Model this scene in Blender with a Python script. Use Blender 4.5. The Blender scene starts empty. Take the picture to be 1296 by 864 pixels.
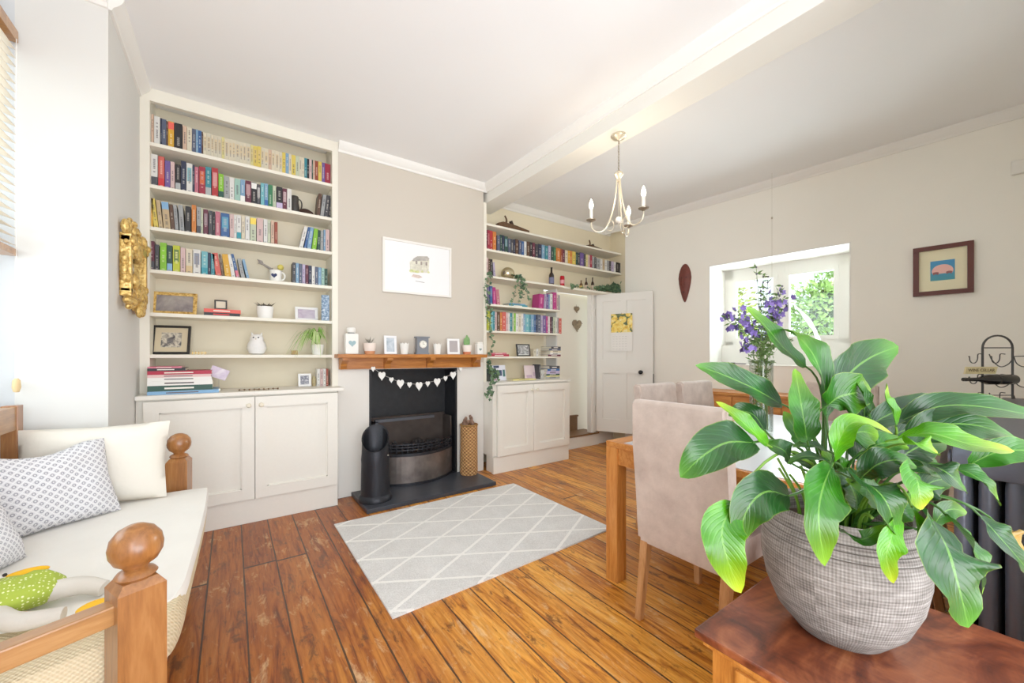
import bpy, bmesh, math, random
from mathutils import Vector, Matrix, noise
random.seed(7)
PI = math.pi
sc = bpy.context.scene
COL = sc.collection

# ---------------------------------------------------------------- camera
FPX, HOR, EYE = 501.0, 450.0, 1.2
YAW = math.radians(35.32)
FW = Vector((math.sin(YAW), math.cos(YAW), 0)); RT = Vector((math.cos(YAW), -math.sin(YAW), 0))
def ray(u, v):
    return FW + RT*((u-648)/FPX) + Vector((0, 0, (HOR-v)/FPX))
O = Vector((0, 0, EYE))
def atY(u, v, y): d = ray(u, v); return O + d*(y/d.y)
def atX(u, v, x): d = ray(u, v); return O + d*(x/d.x)
def atZ(u, v, z): d = ray(u, v); return O + d*((z-EYE)/d.z)
def atD(u, v, t): return O + ray(u, v)*t
def XY(u, y): return atY(u, 450, y).x
cam = bpy.data.cameras.new('camera'); camo = bpy.data.objects.new('camera', cam); COL.objects.link(camo)
camo.location = O; camo.rotation_euler = (PI/2, 0, -YAW)
cam.sensor_width = 36; cam.lens = FPX/1296*36; cam.shift_y = (HOR-432)/1296; cam.clip_start = .02
sc.camera = camo

# ---------------------------------------------------------------- materials
def lin(c):
    c = c/255
    return c/12.92 if c <= .04045 else ((c+.055)/1.055)**2.4
def L(rgb): return (lin(rgb[0]), lin(rgb[1]), lin(rgb[2]), 1)
MC = {}
def mat(rgb, rough=.6, metal=0, spec=.4, bump=0, bscale=60, var=0, emit=0, name=None, coat=0, sheen=0, trans=0):
    k = (tuple(rgb), rough, metal, spec, bump, bscale, var, emit, coat, sheen, trans)
    if k in MC: return MC[k]
    m = bpy.data.materials.new(name or 'mat'); m.use_nodes = True
    n = m.node_tree.nodes; l = m.node_tree.links; b = n['Principled BSDF']
    b.inputs['Base Color'].default_value = L(rgb); b.inputs['Roughness'].default_value = rough
    b.inputs['Metallic'].default_value = metal; b.inputs['Specular IOR Level'].default_value = spec
    b.inputs['Coat Weight'].default_value = coat; b.inputs['Sheen Weight'].default_value = sheen
    b.inputs['Transmission Weight'].default_value = trans
    if emit:
        b.inputs['Emission Color'].default_value = L(rgb); b.inputs['Emission Strength'].default_value = emit
    tc = n.new('ShaderNodeTexCoord')
    nz = n.new('ShaderNodeTexNoise'); nz.inputs['Scale'].default_value = bscale; nz.inputs['Detail'].default_value = 4
    l.new(tc.outputs['Object'], nz.inputs['Vector'])
    if var:
        mx = n.new('ShaderNodeMixRGB'); mx.inputs[1].default_value = L([c*(1-var) for c in rgb]); mx.inputs[2].default_value = L([min(255, c*(1+var)) for c in rgb])
        l.new(nz.outputs['Fac'], mx.inputs[0]); l.new(mx.outputs[0], b.inputs['Base Color'])
    if bump:
        bp = n.new('ShaderNodeBump'); bp.inputs['Strength'].default_value = bump; bp.inputs['Distance'].default_value = .01
        l.new(nz.outputs['Fac'], bp.inputs['Height']); l.new(bp.outputs[0], b.inputs['Normal'])
    MC[k] = m
    return m
class N:
    """small node-graph helper"""
    def __init__(s, name):
        s.m = bpy.data.materials.new(name); s.m.use_nodes = True
        s.n = s.m.node_tree.nodes; s.l = s.m.node_tree.links; s.b = s.n['Principled BSDF']
        s.tc = s.n.new('ShaderNodeTexCoord')
    def put(s, sock, v):
        if isinstance(v, bpy.types.NodeSocket): s.l.new(v, sock)
        elif v is not None: sock.default_value = v
    def math(s, op, a, b=None, c=None):
        x = s.n.new('ShaderNodeMath'); x.operation = op
        s.put(x.inputs[0], a); s.put(x.inputs[1], b); s.put(x.inputs[2], c); return x.outputs[0]
    def mapping(s, vec, scale=(1, 1, 1), rot=(0, 0, 0), loc=(0, 0, 0)):
        x = s.n.new('ShaderNodeMapping'); s.l.new(vec, x.inputs[0]); x.inputs['Scale'].default_value = scale
        x.inputs['Rotation'].default_value = rot; x.inputs['Location'].default_value = loc; return x.outputs[0]
    def noise(s, vec, scale, detail=4, rough=.5, dist=0):
        x = s.n.new('ShaderNodeTexNoise'); s.put(x.inputs['Vector'], vec); x.inputs['Scale'].default_value = scale
        x.inputs['Detail'].default_value = detail; x.inputs['Roughness'].default_value = rough; x.inputs['Distortion'].default_value = dist
        return x.outputs['Fac']
    def ramp(s, fac, stops):
        x = s.n.new('ShaderNodeValToRGB'); s.put(x.inputs[0], fac); e = x.color_ramp.elements
        while len(e) < len(stops): e.new(.5)
        for q, (p, c) in zip(e, stops): q.position = p; q.color = L(c) if len(c) == 3 else c
        return x.outputs[0]
    def mix(s, fac, a, b, mode='MIX'):
        x = s.n.new('ShaderNodeMixRGB'); x.blend_type = mode; s.put(x.inputs[0], fac); s.put(x.inputs[1], a); s.put(x.inputs[2], b); return x.outputs[0]
    def sep(s, vec):
        x = s.n.new('ShaderNodeSeparateXYZ'); s.l.new(vec, x.inputs[0]); return x.outputs
    def comb(s, x_, y_, z_):
        x = s.n.new('ShaderNodeCombineXYZ'); s.put(x.inputs[0], x_); s.put(x.inputs[1], y_); s.put(x.inputs[2], z_); return x.outputs[0]
    def bump(s, h, strength=.3, dist=.01):
        x = s.n.new('ShaderNodeBump'); x.inputs['Strength'].default_value = strength; x.inputs['Distance'].default_value = dist
        s.put(x.inputs['Height'], h); s.l.new(x.outputs[0], s.b.inputs['Normal'])
    def base(s, c): s.put(s.b.inputs['Base Color'], c)
    def rough(s, r): s.put(s.b.inputs['Roughness'], r)

def wood(name, dark, mid, light, axis='X', scale=1.0, rough=.4, coat=0, knots=True):
    g = N(name)
    st = {'X': (1.2, 12, 12), 'Y': (12, 1.2, 12), 'Z': (12, 12, 1.2)}[axis]
    v = g.mapping(g.tc.outputs['Object'], tuple(q*scale for q in st))
    f = g.noise(v, 2.2, 6, .6, 1.2)
    f2 = g.noise(g.mapping(g.tc.outputs['Object'], tuple(q*scale*6 for q in st)), 3, 3)
    f3 = g.math('ADD', g.math('MULTIPLY', f, .75), g.math('MULTIPLY', f2, .25))
    g.base(g.ramp(f3, [(.3, dark), (.5, mid), (.7, light)])); g.rough(rough)
    g.b.inputs['Coat Weight'].default_value = coat; g.b.inputs['Coat Roughness'].default_value = .15
    g.bump(f3, .12, .004)
    return g.m
M = {}
M['oakX'] = wood('honey_oak', (156, 88, 30), (192, 120, 50), (214, 148, 76), 'X')
M['oakY'] = wood('honey_oak', (156, 88, 30), (192, 120, 50), (214, 148, 76), 'Y')
M['oakZ'] = wood('honey_oak', (158, 90, 32), (194, 122, 52), (214, 148, 76), 'Z')
M['pineZ'] = wood('varnished_pine', (120, 72, 32), (154, 98, 48), (180, 124, 70), 'Z', .8, .35, .3)
M['pineX'] = wood('varnished_pine', (134, 88, 46), (168, 118, 66), (192, 146, 92), 'X', .8, .3, .3)
M['pineY'] = wood('varnished_pine', (134, 88, 46), (168, 118, 66), (192, 146, 92), 'Y', .8, .3, .3)
M['mantel'] = wood('mantel_pine', (132, 74, 24), (176, 106, 38), (204, 134, 60), 'X', .8, .4)
M['legw'] = wood('chair_leg_wood', (150, 96, 52), (184, 130, 80), (204, 152, 104), 'Z')
M['carve'] = mat((88, 62, 40), .7, var=.3, bump=.4, bscale=40)
M['white'] = mat((236, 234, 228), .45, name='white_paint')
M['cab'] = mat((233, 229, 219), .42, name='cream_cabinet_paint', var=.01)
M['case'] = mat((234, 229, 214), .5, name='cream_bookcase_paint')
M['alcove'] = mat((226, 216, 192), .8, name='cream_alcove_paint', var=.02, bscale=3)
M['alcoveR'] = mat((231, 219, 190), .8, name='warm_cream_paint', var=.02, bscale=3)
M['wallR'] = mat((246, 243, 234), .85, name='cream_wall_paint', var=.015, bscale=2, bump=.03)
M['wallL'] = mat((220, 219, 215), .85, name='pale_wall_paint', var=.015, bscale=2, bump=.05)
M['ceil'] = mat((240, 241, 242), .9, name='ceiling_paint', var=.012, bscale=1.3, bump=.03)
M['corn'] = mat((238, 236, 231), .7, name='cornice_paint')
M['black'] = mat((24, 24, 27), .45); M['iron'] = mat((44, 45, 50), .42, .6, bump=.2, bscale=90)
M['steel'] = mat((112, 104, 100), .38, .8, var=.35, bscale=12, bump=.1)
M['slate'] = mat((52, 55, 62), .38, var=.15, bscale=6, bump=.15)
M['brass'] = mat((190, 170, 130), .3, .8); M['nickel'] = mat((190, 184, 172), .3, .85)
M['pages'] = mat((232, 224, 204), .8)
M['cloth'] = mat((232, 229, 222), .9, sheen=.2, bump=.6, bscale=7, var=.02, name='off_white_cloth')
M['paper'] = mat((240, 238, 234), .7)
M['gold'] = None
g = N('gilt'); f = g.noise(g.tc.outputs['Object'], 70, 5); g.base(g.ramp(f, [(.3, (160, 116, 48)), (.5, (222, 182, 100)), (.75, (246, 220, 150))])); g.rough(.35); g.b.inputs['Metallic'].default_value = .55; g.bump(f, .35, .01); M['gold'] = g.m

# glass: thin clear pane
def glass(name, tint=(245, 250, 250), gl=.1):
    m = bpy.data.materials.new(name); m.use_nodes = True; n = m.node_tree.nodes; l = m.node_tree.links
    n.remove(n['Principled BSDF']); o = n['Material Output']
    t = n.new('ShaderNodeBsdfTransparent'); t.inputs[0].default_value = L(tint)
    s = n.new('ShaderNodeBsdfGlossy'); s.inputs['Roughness'].default_value = .03
    x = n.new('ShaderNodeMixShader'); lw = n.new('ShaderNodeLayerWeight'); lw.inputs[0].default_value = .25
    ma = n.new('ShaderNodeMath'); ma.operation = 'MULTIPLY_ADD'; ma.inputs[1].default_value = .3; ma.inputs[2].default_value = gl*.4
    l.new(lw.outputs['Fresnel'], ma.inputs[0]); l.new(ma.outputs[0], x.inputs[0]); l.new(t.outputs[0], x.inputs[1]); l.new(s.outputs[0], x.inputs[2]); l.new(x.outputs[0], o.inputs[0])
    return m
M['glass'] = glass('window_glass'); M['vglass'] = glass('vase_glass', (244, 248, 246), .12)

# old pine floorboards
g = N('old_pine_floorboards')
s = g.sep(g.tc.outputs['Object'])
bx = g.math('DIVIDE', g.math('ADD', s[0], 5.0), .158)
bi = g.math('FLOOR', bx); bf = g.math('SUBTRACT', bx, bi)
wn = g.n.new('ShaderNodeTexWhiteNoise'); wn.noise_dimensions = '1D'; g.put(wn.inputs['W'], bi); rnd = wn.outputs['Value']
off = g.math('MULTIPLY', rnd, 7.0)
ly = g.math('DIVIDE', g.math('ADD', s[1], off), 3.6); li = g.math('FLOOR', ly); lf = g.math('SUBTRACT', ly, li)
wn2 = g.n.new('ShaderNodeTexWhiteNoise'); wn2.noise_dimensions = '2D'; g.put(wn2.inputs['Vector'], g.comb(bi, li, 0)); rnd2 = wn2.outputs['Value']
gv = g.comb(g.math('MULTIPLY', s[0], 14), g.math('ADD', g.math('MULTIPLY', s[1], 1.1), g.math('MULTIPLY', rnd2, 31)), g.math('MULTIPLY', rnd, 9))
grain = g.noise(gv, 1.6, 7, .62, 1.6)
shade_noise = g.noise(g.comb(g.math('MULTIPLY', s[0], 2.5), s[1], rnd), 2.0, 6, .7, .6)
col = g.ramp(grain, [(.30, (112, 60, 20)), (.40, (190, 116, 36)), (.50, (226, 154, 54)), (.62, (236, 170, 74)), (.78, (246, 204, 124))])
tone = g.ramp(rnd2, [(0, (206, 176, 150)), (.35, (232, 214, 196)), (.7, (255, 246, 232)), (1, (255, 255, 250))])
col = g.mix(.8, col, tone, 'MULTIPLY')
# darker, redder towards the bay side: shade painted into the board colour
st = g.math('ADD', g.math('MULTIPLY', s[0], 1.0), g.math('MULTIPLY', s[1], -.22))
shade_pos = g.math('ADD', st, g.math('MULTIPLY', g.math('SUBTRACT', shade_noise, .5), 1.6))
sf = g.ramp(shade_pos, [(-.0, (255, 255, 255)), (.62, (0, 0, 0))]); sfm = g.n.new('ShaderNodeRGBToBW'); g.l.new(sf, sfm.inputs[0])
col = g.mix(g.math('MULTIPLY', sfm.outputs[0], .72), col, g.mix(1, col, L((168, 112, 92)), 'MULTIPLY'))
pat = g.ramp(shade_noise, [(.40, (0, 0, 0)), (.34, (0, 0, 0)), (.62, (255, 255, 255))])
blot = g.noise(g.comb(g.math('MULTIPLY', s[0], 6), g.math('MULTIPLY', s[1], 2.2), rnd2), 2.2, 8, .75, .4)
bl = g.ramp(blot, [(.36, (255, 255, 255)), (.45, (0, 0, 0))]); blm = g.n.new('ShaderNodeRGBToBW'); g.l.new(bl, blm.inputs[0])
col = g.mix(g.math('MULTIPLY', blm.outputs[0], .8), col, L((92, 50, 24)))
fs = g.noise(g.comb(g.math('MULTIPLY', s[0], 55), g.math('MULTIPLY', s[1], 4), rnd), 1.5, 4, .6)
col = g.mix(.55, col, g.ramp(fs, [(.3, (176, 150, 124)), (.6, (255, 255, 255))]), 'MULTIPLY')
pl = g.ramp(blot, [(.56, (0, 0, 0)), (.68, (255, 255, 255))]); plm = g.n.new('ShaderNodeRGBToBW'); g.l.new(pl, plm.inputs[0])
col = g.mix(g.math('MULTIPLY', plm.outputs[0], .6), col, L((226, 192, 142)))
edge = g.math('MINIMUM', bf, g.math('SUBTRACT', 1.0, bf))
gap = g.math('LESS_THAN', edge, g.math('ADD', .008, g.math('MULTIPLY', g.math('POWER', blot, 2), .06)))
endg = g.math('LESS_THAN', g.math('MINIMUM', lf, g.math('SUBTRACT', 1.0, lf)), .0022)
gp = g.math('MAXIMUM', gap, endg)
col = g.mix(g.math('MULTIPLY', gp, .9), col, L((44, 26, 16)))
g.base(col); g.rough(g.math('ADD', .22, g.math('MULTIPLY', blot, .35)))
g.b.inputs['Specular IOR Level'].default_value = .5
g.bump(g.math('SUBTRACT', g.math('MULTIPLY', grain, .3), gp), .35, .006)
M['floor'] = g.m

# rug
g = N('diamond_lattice_rug'); s = g.sep(g.tc.outputs['Object'])
wob = g.math('MULTIPLY', g.math('SUBTRACT', g.noise(g.tc.outputs['Object'], 25, 3), .5), .03)
a_ = g.math('DIVIDE', g.math('SUBTRACT', s[0], .61), .514); b_ = g.math('DIVIDE', g.math('SUBTRACT', s[1], 2.395), .283)
def line(v):
    v = g.math('ADD', v, wob); f = g.math('FRACT', g.math('ADD', v, 20.5)); return g.math('LESS_THAN', g.math('ABSOLUTE', g.math('SUBTRACT', f, .5)), .037)
ln = g.math('MAXIMUM', line(g.math('ADD', a_, b_)), line(g.math('SUBTRACT', a_, b_)))
nz = g.noise(g.tc.outputs['Object'], 160, 3); nz2 = g.noise(g.tc.outputs['Object'], 8, 3)
c1 = g.ramp(g.math('ADD', g.math('MULTIPLY', nz, .7), g.math('MULTIPLY', nz2, .3)), [(.35, (208, 206, 203)), (.65, (234, 233, 231))])
g.base(g.mix(g.math('MULTIPLY', ln, .8), c1, L((252, 250, 246)))); g.rough(.95); g.bump(nz, .8, .01)
M['rug'] = g.m

# walnut-red chest top
g = N('sheesham'); v = g.mapping(g.tc.outputs['Object'], (1.6, 3.2, 3))
f = g.noise(v, 2.3, 8, .6, 2.5); f2 = g.noise(g.mapping(g.tc.outputs['Object'], (30, 4, 4)), 3, 3)
g.base(g.ramp(g.math('ADD', g.math('MULTIPLY', f, .85), g.math('MULTIPLY', f2, .15)), [(.32, (60, 24, 14)), (.46, (108, 50, 28)), (.58, (142, 76, 44)), (.72, (172, 108, 70))]))
g.rough(.28); g.b.inputs['Coat Weight'].default_value = .5; g.b.inputs['Coat Roughness'].default_value = .2; M['sheesham'] = g.m
M['sheeshamO'] = wood('golden_chest_side', (150, 84, 28), (192, 122, 48), (214, 150, 72), 'Z', 1.2, .35, .3)

# chair velvet
g = N('taupe_suede'); f = g.noise(g.tc.outputs['Object'], 9, 5, .6); g.base(g.ramp(f, [(.3, (176, 157, 145)), (.6, (200, 182, 170)), (.8, (212, 196, 184))])); g.rough(.85)
g.b.inputs['Sheen Weight'].default_value = .4; g.bump(g.noise(g.tc.outputs['Object'], 120, 2), .1); M['suede'] = g.m

# pot: ribbed grey-washed fibre
g = N('grey_washed_fibre'); s = g.sep(g.tc.outputs['Object'])
ang = g.math('ARCTAN2', s[1], s[0])
vert = g.math('SINE', g.math('MULTIPLY', ang, 150)); hor = g.math('SINE', g.math('MULTIPLY', s[2], 900))
n1 = g.noise(g.comb(g.math('MULTIPLY', ang, 2), 0, g.math('MULTIPLY', s[2], 90)), 1.2, 4, .6)
n2 = g.noise(g.tc.outputs['Object'], 12, 5)
vn = g.noise(g.comb(g.math('MULTIPLY', ang, 60), 0, g.math('MULTIPLY', s[2], 20)), 1.0, 3, .6)
h = g.math('ADD', g.math('MULTIPLY', vert, .05), g.math('ADD', g.math('MULTIPLY', hor, .05), g.math('MULTIPLY', vn, .25)))
t = g.math('ADD', g.math('ADD', g.math('MULTIPLY', n1, .6), g.math('MULTIPLY', n2, .3)), h)
g.base(g.ramp(t, [(.35, (66, 59, 54)), (.5, (104, 97, 91)), (.64, (136, 129, 123)), (.8, (170, 164, 158))])); g.rough(.8); g.bump(h, .5, .004); M['fibre'] = g.m

# wicker / weave
def weave(name, c1, c2, su, sv):
    g = N(name); s = g.sep(g.tc.outputs['Object']); ang = g.math('ARCTAN2', s[1], s[0])
    w = g.math('MULTIPLY', g.math('SINE', g.math('MULTIPLY', ang, su)), g.math('SINE', g.math('MULTIPLY', s[2], sv)))
    w = g.math('ADD', w, g.math('MULTIPLY', g.noise(g.tc.outputs['Object'], 60, 3), .8))
    g.base(g.ramp(g.math('MULTIPLY_ADD', w, .5, .3), [(0, c1), (1, c2)])); g.rough(.8); g.bump(w, .8, .01); return g.m
M['wicker'] = weave('wicker', (134, 84, 44), (226, 172, 110), 14, 190)

# patterned cushion
g = N('grey_lattice_fabric'); uv = g.n.new('ShaderNodeUVMap').outputs[0]; s = g.sep(uv)
p = g.math('ADD', s[0], s[1]); q = g.math('SUBTRACT', s[0], s[1])
def cell(x, k): return g.math('SUBTRACT', g.math('FRACT', g.math('MULTIPLY', x, k)), .5)
cp, cq = cell(p, 15), cell(g.math('ADD', q, 4), 15)
d1 = g.math('SQRT', g.math('ADD', g.math('MULTIPLY', cp, cp), g.math('MULTIPLY', cq, cq)))
ring = g.math('LESS_THAN', g.math('ABSOLUTE', g.math('SUBTRACT', d1, .22)), .08)
lnn = g.math('GREATER_THAN', g.math('MAXIMUM', g.math('ABSOLUTE', cp), g.math('ABSOLUTE', cq)), .46)
g.base(g.mix(g.math('MULTIPLY', lnn, .6), g.mix(ring, L((214, 213, 217)), L((150, 150, 158))), L((250, 250, 250)))); g.rough(.9)
g.bump(g.noise(g.tc.outputs['Object'], 12, 3), .2); M['lattice'] = g.m
# waffle
g = N('tan_waffle_cotton'); s = g.sep(g.tc.outputs['Object'])
w = g.math('MULTIPLY', g.math('SINE', g.math('MULTIPLY', s[0], 520)), g.math('SINE', g.math('MULTIPLY', g.math('ADD', s[1], s[2]), 520)))
g.base(g.ramp(g.math('MULTIPLY_ADD', w, .5, .5), [(0, (206, 186, 146)), (1, (230, 214, 180))])); g.rough(.95); g.bump(w, .5, .004); M['waffle'] = g.m
# polka dots
g = N('green_polka_cotton'); v = g.n.new('ShaderNodeTexVoronoi'); v.inputs['Scale'].default_value = 120; v.inputs['Randomness'].default_value = .25; g.l.new(g.tc.outputs['Object'], v.inputs['Vector'])
g.base(g.mix(g.math('LESS_THAN', v.outputs['Distance'], .28), L((158, 178, 60)), L((226, 232, 170)))); g.rough(.9); g.bump(g.noise(g.tc.outputs['Object'], 30, 3), .4); M['polka'] = g.m

def leafmat(name, deep, midc, lightc, tip, rough=.33):
    g = N(name); uv = g.n.new('ShaderNodeUVMap').outputs[0]; s = g.sep(uv)
    au = g.math('ABSOLUTE', g.math('SUBTRACT', s[0], .5))          # 0 at midrib, .5 at edge
    vv = g.math('SUBTRACT', g.math('MULTIPLY', s[1], 20), g.math('MULTIPLY', au, 15))
    vein = g.math('POWER', g.math('MULTIPLY_ADD', g.math('SINE', g.math('MULTIPLY', vv, 3.2)), .5, .5), 6)
    rib = g.math('LESS_THAN', au, .022)
    nz = g.noise(g.tc.outputs['Object'], 14, 4)
    c = g.ramp(nz, [(.3, deep), (.55, midc), (.75, lightc)])
    c = g.mix(g.math('MULTIPLY', vein, .16), c, L(lightc)); c = g.mix(g.math('MULTIPLY', rib, .5), c, L((110, 160, 66)))
    tf = g.math('MULTIPLY', g.math('POWER', s[1], 5), .8); c = g.mix(tf, c, L(tip))
    ed = g.math('MULTIPLY', g.math('GREATER_THAN', au, .485), .2); c = g.mix(ed, c, L((170, 190, 60)))
    g.base(c); g.rough(rough); g.b.inputs['Specular IOR Level'].default_value = .4
    g.b.inputs['Subsurface Weight'].default_value = 0
    g.bump(g.math('MULTIPLY', vein, -1), .2, .003)
    # some light passes the blade
    n, l = g.n, g.l; tr = n.new('ShaderNodeBsdfTranslucent'); tr.inputs[0].default_value = L(lightc); mx = n.new('ShaderNodeMixShader'); mx.inputs[0].default_value = .12
    l.new(g.b.outputs[0], mx.inputs[1]); l.new(tr.outputs[0], mx.inputs[2]); l.new(mx.outputs[0], n['Material Output'].inputs[0])
    return g.m
M['leafD'] = leafmat('dark_leaf', (10, 38, 12), (17, 60, 17), (32, 92, 26), (80, 140, 30))
M['leafM'] = leafmat('mid_leaf', (18, 62, 10), (30, 88, 12), (54, 122, 22), (120, 166, 30))
M['leafB'] = leafmat('bright_leaf', (34, 92, 5), (56, 124, 6), (88, 156, 14), (176, 190, 36))
M['leafY'] = leafmat('yellowing_leaf', (140, 110, 50), (176, 140, 70), (196, 160, 90), (150, 100, 50))
M['stem'] = mat((54, 96, 34), .4, var=.2, bscale=20); M['stemB'] = mat((100, 142, 44), .4)
M['ivy'] = mat((96, 124, 88), .5, var=.3, bscale=25); M['ivyD'] = mat((70, 96, 74), .55, var=.25, bscale=30)
M['spathe'] = mat((186, 192, 182), .5, name='white_spathe')
M['soil'] = mat((62, 46, 34), .95, bump=.8, bscale=60)
M['vine'] = mat((80, 96, 60), .7)

# ---------------------------------------------------------------- mesh helpers
class MB:
    def __init__(s): s.bm = bmesh.new(); s.mats = []; s.cur = 0
    def use(s, m):
        if m not in s.mats: s.mats.append(m)
        s.cur = s.mats.index(m); return s
    def _tag(s, n0):
        s.bm.faces.ensure_lookup_table()
        for i in range(n0, len(s.bm.faces)): s.bm.faces[i].material_index = s.cur
    def box(s, x0, y0, z0, x1, y1, z1, mtx=None, bev=0):
        n0 = len(s.bm.faces)
        vs = [s.bm.verts.new((x, y, z)) for z in (z0, z1) for y in (y0, y1) for x in (x0, x1)]
        fs = [s.bm.faces.new([vs[i] for i in q]) for q in ((0, 2, 3, 1), (4, 5, 7, 6), (0, 1, 5, 4), (2, 6, 7, 3), (0, 4, 6, 2), (1, 3, 7, 5))]
        if bev:
            es = list({e for f in fs for e in f.edges}); r = bmesh.ops.bevel(s.bm, geom=es, offset=bev, segments=2, affect='EDGES', profile=.6)
            vs = list({v for f in r['faces'] for v in f.verts} | {v for v in vs if v.is_valid})
        if mtx is not None:
            for v in vs: v.co = mtx @ v.co
        s._tag(n0); return s
    def prism(s, poly, z0, z1, mtx=None):
        n0 = len(s.bm.faces); a = [s.bm.verts.new((x, y, z0)) for x, y in poly]; b = [s.bm.verts.new((x, y, z1)) for x, y in poly]
        s.bm.faces.new(a[::-1]); s.bm.faces.new(b); k = len(poly)
        for i in range(k): s.bm.faces.new((a[i], a[(i+1) % k], b[(i+1) % k], b[i]))
        if mtx is not None:
            for v in a+b: v.co = mtx @ v.co
        s._tag(n0); return s
    def lathe(s, prof, seg=24, mtx=None, sx=1, sy=1, cap=True):
        n0 = len(s.bm.faces); rings = []
        for r, z in prof:
            rings.append([s.bm.verts.new((r*math.cos(2*PI*i/seg)*sx, r*math.sin(2*PI*i/seg)*sy, z)) for i in range(seg)])
        for a, b in zip(rings, rings[1:]):
            for i in range(seg): s.bm.faces.new((a[i], a[(i+1) % seg], b[(i+1) % seg], b[i]))
        if cap:
            if prof[0][0] > 1e-5: s.bm.faces.new(rings[0][::-1])
            if prof[-1][0] > 1e-5: s.bm.faces.new(rings[-1])
        if mtx is not None:
            for rg in rings:
                for v in rg: v.co = mtx @ v.co
        s._tag(n0); return s
    def cyl(s, x, y, z0, z1, r, r2=None, seg=20, mtx=None):
        m = Matrix.Translation((x, y, 0)); m = mtx @ m if mtx is not None else m
        return s.lathe([(r, z0), (r if r2 is None else r2, z1)], seg, m)
    def sph(s, x, y, z, r, seg=18, sx=1, sy=1, sz=1, mtx=None):
        pr = [(r*math.sin(PI*i/(seg//2)) + (1e-4 if i in (0, seg//2) else 0), -r*sz*math.cos(PI*i/(seg//2))) for i in range(seg//2+1)]
        m = Matrix.Translation((x, y, z)); m = m @ mtx if mtx is not None else m
        return s.lathe(pr, seg, m, sx, sy)
    def tube(s, pts, r, seg=8, r2=None, cap=True):
        n0 = len(s.bm.faces); pts = [Vector(p) for p in pts]; rings = []; k = len(pts); up = Vector((0, 0, 1)); prev = None
        for i, p in enumerate(pts):
            t = (pts[min(i+1, k-1)]-pts[max(i-1, 0)]).normalized()
            if prev is None:
                a = t.cross(up) if abs(t.dot(up)) < .95 else t.cross(Vector((1, 0, 0)))
            else: a = prev - t*prev.dot(t)
            a.normalize(); prev = a; b = t.cross(a); rr = r if r2 is None else r+(r2-r)*i/(k-1)
            rings.append([s.bm.verts.new(p + a*rr*math.cos(2*PI*j/seg) + b*rr*math.sin(2*PI*j/seg)) for j in range(seg)])
        for A, B in zip(rings, rings[1:]):
            for j in range(seg): s.bm.faces.new((A[j], A[(j+1) % seg], B[(j+1) % seg], B[j]))
        if cap: s.bm.faces.new(rings[0][::-1]); s.bm.faces.new(rings[-1])
        s._tag(n0); return s
    def leaf(s, p0, d, n, ln, w):
        """small simple folded leaf of 4 faces"""
        n0 = len(s.bm.faces); p0 = Vector(p0); d = Vector(d).normalized(); n = Vector(n).normalized(); sd = d.cross(n)
        if sd.length < .01: sd = Vector((1, 0, 0))
        sd.normalize(); a = s.bm.verts.new(p0); m_ = s.bm.verts.new(p0+d*ln*.5-n*w*.12); t = s.bm.verts.new(p0+d*ln)
        l_ = s.bm.verts.new(p0+d*ln*.42+sd*w*.5+n*w*.08); r_ = s.bm.verts.new(p0+d*ln*.42-sd*w*.5+n*w*.08)
        for q in ((a, m_, l_), (m_, t, l_), (a, r_, m_), (m_, r_, t)): s.bm.faces.new(q)
        s._tag(n0); return s
    def build(s, name, m=None, parent=None, smooth=False, loc=None, rot=None, autosm=None):
        me = bpy.data.meshes.new(name); s.bm.normal_update()
        bmesh.ops.recalc_face_normals(s.bm, faces=s.bm.faces[:]) if smooth is not None else None
        s.bm.to_mesh(me); s.bm.free()
        for mm in (s.mats or [m or M['white']]): me.materials.append(mm)
        o = bpy.data.objects.new(name, me); COL.objects.link(o)
        if parent: o.parent = parent
        if loc is not None: o.location = loc
        if rot is not None: o.rotation_euler = rot
        if smooth:
            for p in me.polygons: p.use_smooth = True
            if autosm is None: autosm = 40
        if autosm:
            for p in me.polygons: p.use_smooth = True
            bm = bmesh.new(); bm.from_mesh(me)
            for e in bm.edges:
                if len(e.link_faces) == 2 and e.calc_face_angle(0) > math.radians(autosm): e.smooth = False
            bm.to_mesh(me); bm.free()
        return o
def tag(o, label, cat, group=None, kind=None):
    o['label'] = label; o['category'] = cat
    if group: o['group'] = group
    if kind: o['kind'] = kind
    return o
def thing(name, label, cat, loc=(0, 0, 0), rz=0, group=None):
    o = bpy.data.objects.new(name, None); o.empty_display_size = .05; COL.objects.link(o); o.location = loc; o.rotation_euler = (0, 0, rz)
    return tag(o, label, cat, group)
def struct(o): o['kind'] = 'structure'; return o
def copytree(r):
    c = r.copy(); COL.objects.link(c)
    for ch in r.children:
        d = copytree(ch); d.parent = c
    return c
def rotz(a): return Matrix.Rotation(a, 4, 'Z')
def T(x, y, z): return Matrix.Translation((x, y, z))
def bez(p0, p1, p2, p3, n=12):
    p0, p1, p2, p3 = map(Vector, (p0, p1, p2, p3)); return [p0*(1-t)**3+p1*3*t*(1-t)**2+p2*3*t*t*(1-t)+p3*t**3 for t in [i/n for i in range(n+1)]]
def crom(pts, n=6):
    pts = [Vector(p) for p in pts]; P = [pts[0]*2-pts[1]]+pts+[pts[-1]*2-pts[-2]]; out = []
    for i in range(1, len(P)-2):
        for k in range(n):
            t = k/n; a, b, c, d = P[i-1], P[i], P[i+1], P[i+2]
            out.append(.5*((2*b)+(c-a)*t+(2*a-5*b+4*c-d)*t*t+(3*b-a-3*c+d)*t**3))
    out.append(pts[-1]); return out

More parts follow.
